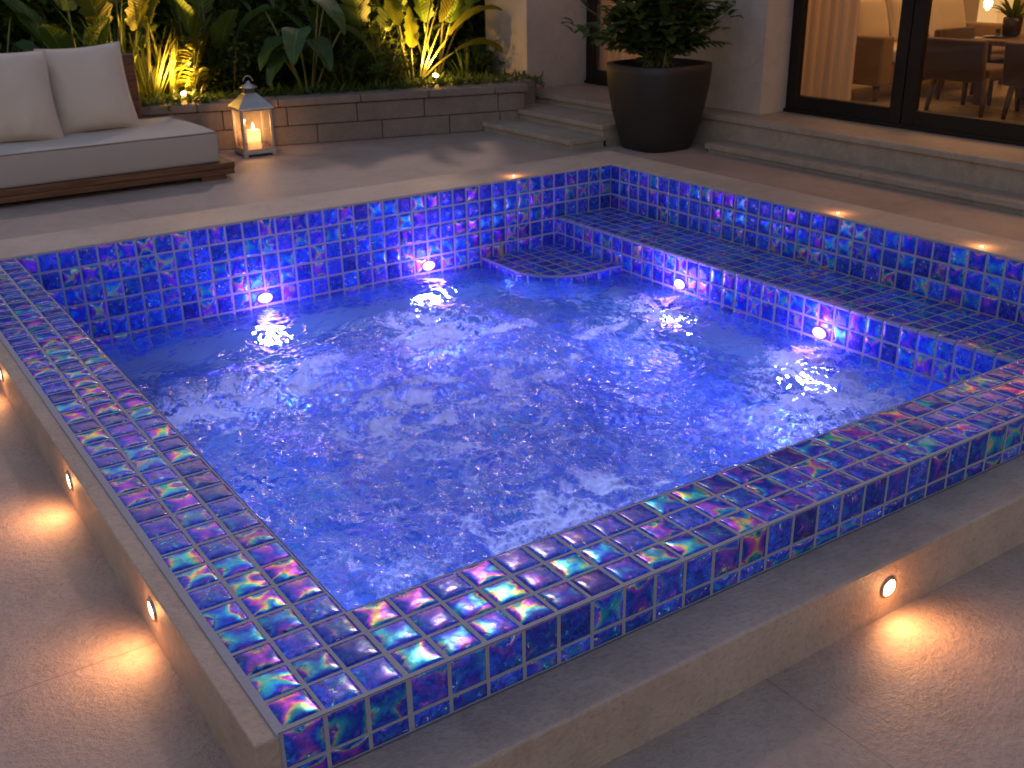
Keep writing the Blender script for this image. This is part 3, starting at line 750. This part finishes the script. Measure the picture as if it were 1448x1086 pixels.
for lab, loc, h, r, mat in (('small leaved bush right of the left uplight', (2.95, 8.05, .36), .6, .35, 'leaf_mid'), ('dense dark bush between the elephant ear and the paddle plant', (4.28, 7.62, SZ), .5, .35, 'leaf_dark'),
                            ('small leaved bush in front of the house corner', (5.55, 7.95, SZ), .35, .3, 'leaf_dark'), ('airy small leaved bush filling the bed between the palm and elephant ear', (3.3, 8.3, SZ), .75, .45, 'leaf_mid'), ('tall small leaved bush right behind the left uplight', (2.95, 8.75, SZ), .85, .45, 'leaf_mid'), ('wide small leaved bush behind the paddle leaf plant', (4.6, 8.5, SZ), .9, .5, 'leaf_mid'), ('bush behind the pillows at the daybed back', (1.4, 8.3, .36), .6, .4, 'leaf_dark'),
                            ('glinting bush tucked under the left of the paddle leaf plant', (4.5, 8.0, SZ), .5, .3, 'leaf_lit')):
    th, ms, ml = plant('bush', lab, 'bush', loc); shrub(ms, ml, (0, 0, 0), h, r, 20, .055, 34); finish(th, ms, ml, M[mat], M['bark'])
# ground cover and far hedge (uncountable)
m = MB()
def cover(t0, t1, d0, d1, z, n, big=1.0):
    for i in range(n):
        q = WM @ Vector((random.uniform(t0, t1), random.uniform(d0, d1), z - .01))
        if q.x > 5.76: continue
        az = random.uniform(0, 6.283)
        blade(m, q, dirv(az, random.uniform(.2, 1.3)), random.uniform(.05, .15) * big, random.uniform(.006, .016) * big, random.uniform(.6, 2), .25, 4, 2, shape='leaf', wave=0)
cover(-3.2, 3.2, .3, 1.5, .36, 6500, 1.15); cover(-1.2, 2.7, .18, .36, .41, 900); cover(-.9, -.1, .0, .3, .41, 160, 1.2)
tag(m.build('ground_cover', M['leaf_mid']), kind='stuff')
m = MB()
for i in range(9000):
    x_, y_, z_ = random.uniform(-2.5, 8), random.uniform(8.95, 9.9), random.uniform(.3, 2.4)
    az = random.uniform(3.6, 5.8); blade(m, (x_, y_, z_), dirv(az, random.uniform(-.6, .8)), random.uniform(.12, .28), random.uniform(.025, .055), 1.2, .2, 4, 2, shape='leaf', wave=0)
tag(m.build('hedge', M['leaf_mid']), kind='stuff')
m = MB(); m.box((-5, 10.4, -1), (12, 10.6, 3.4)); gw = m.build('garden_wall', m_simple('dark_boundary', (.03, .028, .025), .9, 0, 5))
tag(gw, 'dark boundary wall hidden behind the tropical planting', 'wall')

# garden uplights
for lab, loc in (('left garden uplight glowing among strap leaves behind the daybed', (2.47, 7.94, .44)), ('right garden uplight glowing at the foot of the paddle leaf plant', (4.92, 7.72, .43))):
    th = thing('garden_uplight', lab, 'garden light', loc, 0, 'garden uplights in the planted bed')
    tilt = Vector((-.12, -.55, .82)).normalized(); q = tilt.to_track_quat('Z', 'Y').to_matrix().to_4x4()
    m = MB(); m.lathe([(.022, -.07), (.034, -.06), (.036, .0), (.036, .012), (.030, .012), (.029, .004)], 20); m.v = [tuple(q @ Vector(v)) for v in m.v]; m.build('housing', M['frame'], th)
    m = MB(); m.lathe([(.031, .006), (.02, .012), (.004, .014)], 20, capb=False, capt=True); m.v = [tuple(q @ Vector(v)) for v in m.v]; m.build('lens', M['garden_lens'], th)
    m = MB(); m.tube([(0, .03, -.04), (0, .03, -.14)], .008, 6); m.build('spike', M['frame'], th)
    light('uplight_beam', 'SPOT', Vector(loc) + Vector((0, -.02, .06)), 38 if loc[0] < 3 else 60, (1, .50, .07), .03, (-.16, .45, 1), spot_size=R(155 if loc[0] < 3 else 118), spot_blend=1.0)
    light('uplight_spill', 'POINT', Vector(loc) + Vector((0, -.04, .10)), 2.2 if loc[0] < 3 else 1.7, (1, .50, .09), .03)

# ------------------------------------------------------------------ steps and terrace
def slab_step(m, x0, x1, y0, y1, z, th=.042, nose=.025):
    m.box((x0 + nose, y0 + .01, -.0), (x1, y1, z - th - .001), 0)
    m.box((x0, y0, z - th), (x1, y1, z), .006)
ls = thing('stone_steps', 'flight of three stone steps between the planter wall and the dark pot', 'steps')
for x0, x1, z in ((4.90, 5.28, .09), (5.25, 5.71, .18)):
    m = MB(); slab_step(m, x0, x1 + .02, 5.50, 7.2 if x0 > 9 else (6.77 if x0 > 5.2 else 6.86), z); m.build('step', M['step'], ls)
m = MB(); m.box((5.345, 6.772, 0), (5.70, 6.975, .178)); m.box((5.602, 6.976, 0), (5.704, 7.198, .178)); m.build('step', M['step'], ls)
rs = thing('stone_steps', 'long low stone step below the glass doors, right of the dark pot', 'steps')
m = MB()
for y0, y1 in ((3.2, 4.78), (1.5, 3.197), (-1.5, 1.497)): m.box((5.76, y0, .03), (6.05, y1, .075), .006)
m.box((5.785, -1.5, 0), (6.05, 4.76, .029)); m.build('step', M['step'], rs)
m = MB()
m.box((5.705, 5.56, 0), (9, 7.5, PLAT - .046)); m.box((5.68, 5.55, PLAT - .045), (6.9, 7.36, PLAT), .006)
m.box((6.0, -3, 0), (9, 5.55, PLAT - .046))
for y0, y1 in ((3.6, 5.547), (1.4, 3.597), (-1.5, 1.397)): m.box((5.975, y0, PLAT - .045), (6.9, y1, PLAT), .006)
tag(m.build('terrace', M['step']), kind='structure')

# ------------------------------------------------------------------ house
house = thing('house', 'pale rendered house with dark framed glass doors opening on the terrace', 'house')
HT = 3.1
m = MB()
m.box((5.78, 7.37, .0), (6.62, 8.12, HT))            # block beside the bed
m.box((6.62, 7.41, .0), (11.4, 8.1, HT))
m.box((6.26, 4.66, PLAT), (6.62, 5.86, HT))           # pier between the doors
m.box((6.26, -3, PLAT), (6.62, .3, HT))
m.box((6.26, .3, 2.75), (6.62, 4.66, HT)); m.box((6.40, 5.86, 2.75), (6.62, 7.37, HT))
m.build('wall', M['wall'], house)
m = MB(); m.box((5.3, -3.2, HT), (11.6, 8.3, HT + .25)); m.build('roof', M['wall'], house)
m = MB()
m.box((11.2, -3, PLAT - .2), (11.4, 7.41, HT)); m.box((6.66, 7.30, PLAT), (11.2, 7.405, HT)); m.box((6.66, -3, PLAT), (11.2, -2.9, HT)); m.box((6.66, -3, HT - .08), (11.2, 7.4, HT - .01))
m.build('interior_wall', M['plaster'], house)
m = MB(); m.box((6.62, -3, PLAT - .2), (11.2, 7.3, PLAT + .004)); m.build('interior_floor', M['floor_in'], house)
def door(y0, y1, x, name='glass_door'):
    st = .105; z0, z1 = PLAT + .012, 2.75
    m = MB()
    m.box((x, y0, z0), (x + .06, y0 + st, z1), .004); m.box((x, y1 - st, z0), (x + .06, y1, z1), .004)
    m.box((x + .001, y0 + st, z0), (x + .059, y1 - st, z0 + .13), .004); m.box((x + .001, y0 + st, z1 - .1), (x + .059, y1 - st, z1), .004)
    d = m.build(name, M['frame'], house)
    m = MB(); m.box((x + .026, y0 + st - .005, z0 + .125), (x + .034, y1 - st + .005, z1 - .095)); m.build('pane', M['glass'], d)
    return d
door(3.505, 4.655, 6.56); door(2.0, 3.495, 6.56); door(.45, 1.99, 6.56)
m = MB(); m.box((6.54, .3, PLAT + .002), (6.64, 4.66, PLAT + .03), .003); m.box((6.5, 5.87, PLAT + .002), (6.6, 7.36, PLAT + .03), .003); m.build('door_sill', M['frame'], house)
door(5.88, 7.36, 6.52)
# sheer curtains (hang inside, things of their own)
def curtain(lab, x, y0, y1, amp=.03, wl=.085):
    m = MB(); n = int((y1 - y0) / .006); V = []; F = []
    for i in range(n + 1):
        y_ = y0 + (y1 - y0) * i / n; ph = (y_ - y0) / wl * 6.283
        for k, z_ in enumerate((PLAT + .02, .9, 1.6, 2.7)):
            V.append((x + amp * math.sin(ph + .25 * math.sin(ph * .37) + k * .15) * (1.1 - .15 * k), y_ + .006 * math.sin(ph * .5 + k), z_))
    for i in range(n):
        for k in range(3): F.append((i * 4 + k, i * 4 + 4 + k, i * 4 + 5 + k, i * 4 + k + 1))
    m.add(V, F, 0, smooth=True); o = m.build('curtain', M['sheer']); tag(o, lab, 'curtain')
curtain('sheer pale curtain inside the wide glass doors, left of the sofa', 6.95, 4.30, 4.95, .035, .10)
curtain('sheer curtain filling the narrow glass door behind the potted plant', 6.72, 5.9, 7.3, .025, .11)

# interior furniture
def cushion(w, h, t_, n=18, seed=0, wk=1.0):
    """soft square pillow in the local xz plane"""
    m = MB(); r = np.random.default_rng(seed); V = []; F = []; U = []
    ph = r.uniform(0, 6, 6)
    for sgn in (1, -1):
        for i in range(n + 1):
            for j in range(n + 1):
                u_, v_ = 2 * i / n - 1, 2 * j / n - 1
                pin = 1 - .07 * (1 - abs(u_) ** 2) * abs(v_) ** 3 ; pin2 = 1 - .07 * (1 - abs(v_) ** 2) * abs(u_) ** 3
                th_ = t_ / 2 * (max(0, 1 - abs(u_) ** 3.2) * max(0, 1 - abs(v_) ** 3.2)) ** .55
                wr = .016 * pnoise.noise(Vector((u_ * 1.6 + ph[0] * 9, v_ * 1.6, ph[1] + sgn))) + .007 * pnoise.noise(Vector((u_ * 4.5 + 2 * v_, v_ * 3.5 + ph[2] * 5, ph[3])))
                rad = max(abs(u_), abs(v_)); wr += .008 * pnoise.noise(Vector((math.atan2(v_, u_) * 5.5, rad * .8, ph[4]))) * rad ** 2
                wr *= min(1, th_ / (t_ * .2))
                sag = .03 * (1 - u_ * u_) * (v_ - 1) * .5 * t_
                V.append((u_ * w / 2 * pin2, sgn * (th_ + wr * wk) , v_ * h / 2 * pin + sag)); U.append((i / n, j / n))
    k = (n + 1) ** 2
    for s_ in (0, 1):
        for i in range(n):
            for j in range(n):
                f = (s_ * k + i * (n + 1) + j, s_ * k + (i + 1) * (n + 1) + j, s_ * k + (i + 1) * (n + 1) + j + 1, s_ * k + i * (n + 1) + j + 1)
                F.append(f if s_ else f[::-1])
    m.add(V, F, 0, U, smooth=True)
    return m
def piping_ring(m2, w, h, r=.006, n=48):
    pts = []
    for i in range(n + 1):
        a = 2 * math.pi * i / n; c, s = math.cos(a), math.sin(a); k = 1 / max(abs(c), abs(s)); u_, v_ = c * k, s * k
        pin = 1 - .07 * (1 - abs(u_) ** 2) * abs(v_) ** 3; pin2 = 1 - .07 * (1 - abs(v_) ** 2) * abs(u_) ** 3
        pts.append((u_ * w / 2 * pin2, 0, v_ * h / 2 * pin))
    m2.tube(pts, r, 6, cap=False)
def put_cushion(name, lab, cat, loc, w, h, t_, rz, lean, mat, seed, roll=0, group=None):
    o = cushion(w, h, t_, seed=seed, n=34, wk=1.0 if cat == 'pillow' else .2).build(name, mat); tag(o, lab, cat, group)
    o.matrix_world = Matrix.Translation(loc) @ Matrix.Rotation(rz, 4, 'Z') @ Matrix.Rotation(lean, 4, 'X') @ Matrix.Rotation(roll, 4, 'Y')
    m2 = MB(); piping_ring(m2, w, h); m2.build('piping', mat, o)
    return o
sofa = thing('sofa', 'brown upholstered sofa seen end on through the glass door', 'sofa', (0, 0, 0))
F0 = PLAT + .004
m = MB(); m.box((7.52, 4.46, F0 + .14), (9.5, 5.28, F0 + .32), .02, seg=3); m.build('base', M['sofa'], sofa)
for x_ in (7.49, 9.4):
    m = MB(); m.box((x_, 4.44, F0 + .139), (x_ + .17, 5.29, F0 + .56), .03, seg=4); m.build('armrest', M['sofa'], sofa)
m = MB(); m.box((7.66, 5.1, F0 + .3), (9.4, 5.29, F0 + .60), .03, seg=4); m.build('backrest', M['sofa'], sofa)
m = MB(); m.box((7.67, 4.44, F0 + .322), (8.52, 5.1, F0 + .44), .035, seg=4); m.box((8.54, 4.44, F0 + .322), (9.39, 5.1, F0 + .44), .035, seg=4); m.build('seat_cushion', M['cream'], sofa)
for x_, y_ in ((7.58, 4.53), (7.58, 5.2), (9.48, 4.53), (9.48, 5.2)):
    m = MB(); m.tube([(x_, y_, F0 + .14), (x_ + (.0), y_ - .0, F0 + .07), (x_ - .02, y_ - .02, F0)], [.035, .026, .018], 8); m.build('leg', M['wood_dark'], sofa)
put_cushion('cushion', 'cream cushion nearest the sofa arm, seen through the left door leaf', 'cushion', (7.98, 5.0, F0 + .66), .5, .42, .16, 0, R(-18), M['cream'], 21)
put_cushion('cushion', 'cream cushion in the middle of the sofa back, partly behind the door stile', 'cushion', (8.5, 5.0, F0 + .66), .5, .42, .16, R(4), R(-18), M['cream'], 22)
put_cushion('cushion', 'cream cushion at the far end of the sofa, seen through the right door leaf', 'cushion', (9.1, 4.98, F0 + .66), .52, .44, .16, R(-5), R(-18), M['cream'], 23)

def make_chair(lab, loc, rz):
    c = thing('dining_chair', lab, 'dining chair', loc, rz, 'dining chairs round the table')
    m = MB(); m.box((-.24, -.26, .27), (.24, .26, .37), .03, seg=4); m.build('seat', M['chair'], c)
    m = MB(); m.box((-.28, -.27, .30), (-.22, .27, .63), .02, seg=4, M=Matrix.Translation((-.02, 0, 0)) @ Matrix.Rotation(R(-7), 4, 'Y')); m.build('backrest', M['chair'], c)
    for sx, sy in ((-1, -1), (-1, 1), (1, -1), (1, 1)):
        m = MB(); m.tube([(sx * .22, sy * .235, .30), (sx * .255, sy * .255, 0)], [.028, .018], 8); m.build('leg', M['wood_dark'], c)
    return c
ch = make_chair('brown dining chair with its back to the door, left of the pair', (7.72, 3.66, F0), 0)
c2 = copy_tree(ch); c2.location = (7.76, 2.98, F0); c2['label'] = 'brown dining chair at the right edge of the photo with its back to the door'
c3 = copy_tree(ch); c3.location = (8.35, 4.0, F0); c3.rotation_euler = (0, 0, R(-90)); c3['label'] = 'dining chair at the table end nearest the sofa'
tb = thing('dining_table', 'wooden dining table with plant and glasses behind the dining chairs', 'dining table', (0, 0, 0))
m = MB(); m.box((7.98, 1.9, F0 + .50), (8.85, 3.95, F0 + .545), .01); m.build('tabletop', M['wood_dark'], tb)
for x_, y_ in ((8.08, 2.0), (8.75, 2.0), (8.08, 3.84), (8.75, 3.84)):
    m = MB(); m.box((x_ - .035, y_ - .035, F0), (x_ + .035, y_ + .035, F0 + .499), .005); m.build('leg', M['wood_dark'], tb)
TT = F0 + .545
vs = thing('table_plant', 'small plant in a dark pot on the dining table', 'potted plant', (8.4, 3.83, TT))
m = MB(); m.lathe([(.05, 0), (.075, .02), (.08, .15), (.07, .16), (.065, .14)], 20); m.build('pot', M['ceramic'], vs)
ml = MB()
for i in range(26):
    az = random.uniform(0, 6.28); blade(ml, dirv(az, 0) * .02 + Z * .13, dirv(az, random.uniform(.5, 1.5)), random.uniform(.15, .3), .022, 1.1, .3, 6, 2, shape='leaf', wave=0)
ml.build('leaves', M['leaf_mid'], vs)
for lab, x_, y_ in (('stemmed glass standing left of the table plant', 8.35, 3.93 - .02), ('stemmed glass standing right of the table plant', 8.45, 3.62)):
    m = MB(); m.lathe([(.035, 0), (.006, .006), (.005, .09), (.03, .12), (.038, .16), (.034, .21)], 16); o = m.build('wine_glass', M['glass'], loc=(x_, y_, TT)); tag(o, lab, 'glass')
m = MB(); m.lathe([(.10, 0), (.12, .008), (.02, .012), (.018, .06), (.024, .07), (.002, .075)], 20); o = m.build('candlestick', M['ceramic'], loc=(8.25, 3.86, TT)); tag(o, 'small dark candlestick on a plate at the near table end', 'candlestick')
fl = thing('floor_lamp', 'tall glowing column floor lamp behind the dining table', 'floor lamp', (9.9, 4.95, F0))
m = MB(); m.lathe([(.16, 0), (.16, .02), (.02, .025), (.02, .3)], 20); m.build('base', M['frame'], fl)
m = MB(); m.lathe([(.17, .3), (.17, 1.9)], 28, capb=False); m.build('shade', M['shade'], fl)
m = MB(); m.lathe([(.01, -.06), (.04, -.02), (.045, .02), (.02, .06)], 14, capt=True); m.v = [(a_ - .19, b_ - .02, c_ + .72) for a_, b_, c_ in m.v]; m.build('bulb', M['bulb'], fl)
light('room_light', 'AREA', (8.9, 4.3, 2.9), 13, (1, .50, .17), direction=(0, 0, -1), shape='RECTANGLE', size=2.6, size_y=4)
light('room_light', 'AREA', (7.4, 1.5, 2.7), 10, (1, .50, .18), direction=(-.6, 0, -1), shape='RECTANGLE', size=1, size_y=3)
light('room_light', 'AREA', (7.6, 6.5, 2.8), 5, (1, .6, .3), direction=(0, 0, -1), shape='RECTANGLE', size=1, size_y=1)  # added to brighten the sheer curtain of the narrow door

# ------------------------------------------------------------------ potted plant
pot = thing('planter_pot', 'tall dark charcoal tapered pot standing beside the steps', 'plant pot', (5.60, 5.20, .0))
m = MB(); prof = [(.25, 0), (.262, .012), (.30, .14), (.345, .32), (.378, .52), (.388, .63), (.389, .69), (.384, .697), (.352, .697), (.348, .685), (.34, .6)]
m.lathe(prof, 64, sq=3.0, rot=.3, capb=True); m.build('body', M['pot'], pot)
m = MB(); m.lathe([(.342, .63), (.1, .64), (.01, .645)], 40, capb=False, capt=True, sq=3.0, rot=.3); m.build('potting_soil', M['soil'], pot)
th, ms, ml = plant('potted_shrub', 'leafy green shrub with feathery fronds growing in the dark pot', 'shrub', (5.60, 5.20, .64))
for i in range(24):
    az = random.uniform(0, 6.283); el = random.uniform(.75, 1.52); L = random.uniform(.45, .95)
    b0 = dirv(random.uniform(0, 6.28), 0) * random.uniform(0, .2)
    pts, d = stalk(b0, dirv(az, el), L, random.uniform(.3, 1.0), 9); ms.tube(pts, [.008 - .0006 * k for k in range(10)], 5)
    for k in range(11):
        t_ = random.uniform(.25, 1); q = min(8, int(t_ * 9)); p_ = pts[q]; a2 = random.uniform(0, 6.283)
        frond(ms, ml, p_, dirv(a2, random.uniform(.1, 1.1)), random.uniform(.16, .28), .085, 9, 1.0, .003, .6, wid=.30)
shrub(ms, ml, (0, 0, .08), .62, .5, 30, .10, 34, .42)
for az, el, L in ((-.55, .75, .72), (-.75, .35, .6), (-.3, 1.1, .75), (2.6, .8, .62), (2.9, .35, .5), (-1.3, .6, .5)):
    frond(ms, ml, (0, 0, .1), dirv(az, el), L, .17, 20, .9, .007, .7, wid=.16)
finish(th, ms, ml, M['leaf_pot'])

# ------------------------------------------------------------------ daybed
db = thing('daybed', 'low outdoor daybed with grey mattress on a dark wooden platform', 'daybed', (0, 0, 0))
m = MB()
m.box((-1.6, 6.23, .082), (2.25, 6.36, .126), .004); m.box((-1.6, 6.237, .036), (2.247, 6.355, .080), .004)
m.box((2.13, 6.361, .04), (2.25, 7.42, .126), .004); m.box((-1.6, 6.361, .05), (2.129, 7.42, .12), 0)
m.build('platform', M['wood'], db)
for x_, y_ in ((2.12, 6.30), (.2, 6.30), (2.12, 7.3)):
    m = MB(); m.box((x_ - .13, y_ - .05, 0), (x_ + .06, y_ + .06, .036), .003); m.build('foot', M['wood'], db)
m = MB()
bmx = bmesh.new(); bmesh.ops.create_cube(bmx, size=1)
for v in bmx.verts: v.co = Vector((.3 + v.co.x * 3.72, 6.84 + v.co.y * 1.12, .24 + v.co.z * .226))
bmesh.ops.bevel(bmx, geom=bmx.edges[:], offset=.022, segments=4, profile=.5, affect='EDGES')
bmesh.ops.subdivide_edges(bmx, edges=[e for e in bmx.edges if e.calc_length() > .5], cuts=24, use_grid_fill=True)
for v in bmx.verts:
    if v.co.z > .33: v.co.z += .007 * math.sin(v.co.x * 3.1 + 1) * math.sin(v.co.y * 4) + .004 * math.sin(v.co.x * 9 + v.co.y * 5) - .008 * math.exp(-((v.co.x - 1.4) ** 2 + (v.co.y - 7) ** 2) / .15)
m.bm(bmx, 0, True); mt = m.build('mattress', M['mattress'], db)
m = MB()
for z_ in (.349, .133):
    m.tube([(-1.54, 6.284, z_), (2.155, 6.284, z_), (2.156, 7.39, z_)], .0055, 6)
m.build('piping', m_fabric('piping_fabric', (.30, .25, .24)), mt)
m = MB(); m.box((-1.6, 7.385, .13), (1.93, 7.44, .86), .01); m.build('backrest', M['wood'], db)
put_cushion('pillow', 'square cream pillow at the right end of the daybed', 'pillow', (1.47, 7.08, .355 + .295), .62, .66, .24, R(-3), R(-19), M['pillow'], 5, R(-2))
put_cushion('pillow', 'square cream pillow cut off by the left photo edge on the daybed', 'pillow', (.86, 6.92, .355 + .30), .66, .67, .25, R(4), R(-20), M['pillow'], 8, R(3))

# ------------------------------------------------------------------ lantern
ln = thing('lantern', 'white metal lantern with a lit candle standing beside the daybed', 'lantern', (2.76, 7.12, 0), R(-4))
w = .125
m = MB(); m.box((-w - .018, -w - .018, .018), (w + .018, w + .018, .045), .005)
for sx in (-1, 1):
    for sy in (-1, 1): m.box((sx * w - .022, sy * w - .022, 0), (sx * w + .022, sy * w + .022, .018), .004)
m.build('base', M['lantern'], ln)
m = MB()
for sx in (-1, 1):
    for sy in (-1, 1): m.box((sx * w - .011, sy * w - .011, .045), (sx * w + .011, sy * w + .011, .385), .003)
for s_ in (-1, 1):
    m.box((-w + .011, s_ * w - .008, .372), (w - .011, s_ * w + .008, .385), 0); m.box((s_ * w - .008, -w + .011, .372), (s_ * w + .008, w - .011, .385), 0)
    m.box((-w + .011, s_ * w - .008, .045), (w - .011, s_ * w + .008, .06), 0); m.box((s_ * w - .008, -w + .011, .045), (s_ * w + .008, w - .011, .06), 0)
m.build('frame', M['lantern'], ln)
for k in range(4):
    m = MB(); m.box((-w + .011, w - .0015, .06), (w - .011, w + .0015, .372)); o = m.build('pane', M['lglass'], ln); o.rotation_euler = (0, 0, k * math.pi / 2)
m = MB(); rt = math.sqrt(2)
m.lathe([(.148 * rt, .385), (.152 * rt, .389), (.150 * rt, .400), (.052 * rt, .502), (.05 * rt, .506)], 4, rot=math.pi / 4, smooth=False, capt=True)
m.build('roof', M['lantern'], ln)
m = MB(); m.lathe([(.046, .506), (.046, .545), (.07, .548), (.072, .556), (.02, .585), (.014, .60), (.006, .604)], 24, capt=True)
m.build('chimney', M['lantern'], ln)
m = MB()
for k in range(10):
    a_ = 2 * math.pi * k / 10; q = Matrix.Translation((.0465 * math.cos(a_), .0465 * math.sin(a_), .527)) @ Matrix.Rotation(a_, 4, 'Z') @ Matrix.Rotation(math.pi / 2, 4, 'Y')
    bmx = bmesh.new(); bmesh.ops.create_circle(bmx, cap_ends=True, segments=10, radius=.007); m.bm(bmx, 0, M=q)
m.build('vent', M['frame'], ln)
m = MB(); m.tube([(.04 * math.cos(math.pi * k / 14), 0, .600 + .045 * math.sin(math.pi * k / 14)) for k in range(15)], .004, 6); m.build('handle', M['lantern'], ln)
cd = thing('candle', 'thick lit pillar candle inside the white lantern', 'candle', (2.76, 7.12, .046))
m = MB(); m.lathe([(.055, 0), (.056, .004), (.056, .15), (.053, .157), (.045, .154), (.012, .150), (.002, .150)], 28, capt=True); m.build('wax', M['wax'], cd)
m = MB(); m.tube([(0, 0, .15), (.001, 0, .168)], .002, 5); m.build('wick', M['frame'], cd)
m = MB(); m.lathe([(.002, .160), (.010, .172), (.0105, .182), (.006, .200), (.001, .216)], 12, capt=True); m.build('flame', M['flame'], cd)
light('candle_glow', 'POINT', (2.76, 7.12, .046 + .10), .15, (1, .6, .32), .02)
light('candle_glow', 'POINT', (2.76, 7.12, .046 + .20), 1.5, (1, .5, .18), .012)

# glints on the back and right coping, put in as tiny glowing discs
for lab, x_, y_ in (('tiny warm spot in the back coping near the far corner', 3.45, 4.21), ('tiny warm spot in the right coping, the nearer to the far corner', 4.30, 2.19), ('tiny warm spot in the right coping near the right photo edge', 4.30, 1.29)):
    th = thing('coping_glint', lab, 'coping light', (x_, y_, TOP + .004), 0, 'tiny glowing glints on the coping')
    m = MB(); m.lathe([(.013, -.004), (.013, .002), (.010, .003), (.009, .001)], 16, capb=False); m.build('bezel', M['steel'], th)
    m = MB(); m.lathe([(.0095, .001), (.004, .0035), (.001, .004)], 14, capb=False, capt=True); m.build('lens', M['warm_lens'], th)
    light('coping_glow', 'POINT', (x_, y_, TOP + .05), .10, WARM, .01)

# ------------------------------------------------------------------ sky, sun, camera
SUN_EL, SUN_AZ = R(25), R(59)      # azimuth of the sun direction, counter-clockwise from +X
w = bpy.data.worlds.new('World'); sc.world = w; w.use_nodes = True
nt = w.node_tree; bg = nt.nodes['Background']
sky = nt.nodes.new('ShaderNodeTexSky'); sky.sky_type = 'NISHITA'; sky.sun_disc = False
sky.sun_elevation = R(4.3); sky.sun_rotation = math.pi / 2 - SUN_AZ
sky.air_density = 1.4; sky.dust_density = 2.0; sky.ozone_density = 3.0
tint = nt.nodes.new('ShaderNodeMix'); tint.data_type = 'RGBA'; tint.blend_type = 'MULTIPLY'; tint.inputs[0].default_value = 1
nt.links.new(sky.outputs[0], tint.inputs[6]); tint.inputs[7].default_value = (1.0, .62, .55, 1)
nt.links.new(tint.outputs[2], bg.inputs[0]); bg.inputs[1].default_value = .15
sl = bpy.data.lights.new('sun', 'SUN'); sl.energy = .08; sl.angle = R(4); sl.color = (1, .68, .56)
so = bpy.data.objects.new('sun', sl); col.objects.link(so)
sd = Vector((math.cos(SUN_EL + R(12)) * math.cos(SUN_AZ), math.cos(SUN_EL + R(12)) * math.sin(SUN_AZ), math.sin(SUN_EL + R(12))))
so.rotation_euler = (-sd).to_track_quat('-Z', 'Y').to_euler()

cam = bpy.data.cameras.new('camera'); co = bpy.data.objects.new('camera', cam); col.objects.link(co)
cam.sensor_width = 36; cam.lens = 1494.6 / 1448 * 36; cam.dof.use_dof = True; cam.dof.focus_distance = 3.0; cam.dof.aperture_fstop = 7.0; cam.clip_end = 500; cam.clip_start = .05
rt_, up_, fw_ = Vector((.82598271, -.56347419, -.01579266)), Vector((.22843166, .30897662, .92322934)), Vector((.51533634, .76617902, -.38392469))
co.matrix_world = Matrix(((rt_.x, up_.x, -fw_.x, -.5435), (rt_.y, up_.y, -fw_.y, -1.6634), (rt_.z, up_.z, -fw_.z, 1.621), (0, 0, 0, 1)))
sc.camera = co

sc.view_settings.view_transform = 'Standard'; sc.view_settings.look = 'None'
sc.view_settings.exposure = 2.4; sc.view_settings.gamma = 1.0
sc.cycles.use_denoising = True; sc.cycles.denoiser = 'OPENIMAGEDENOISE'
sc.cycles.max_bounces = 8; sc.cycles.diffuse_bounces = 3; sc.cycles.glossy_bounces = 4; sc.cycles.transmission_bounces = 6; sc.cycles.transparent_max_bounces = 12
sc.cycles.sample_clamp_indirect = 4.0; sc.cycles.caustics_refractive = True; sc.cycles.caustics_reflective = False; sc.cycles.blur_glossy = .5
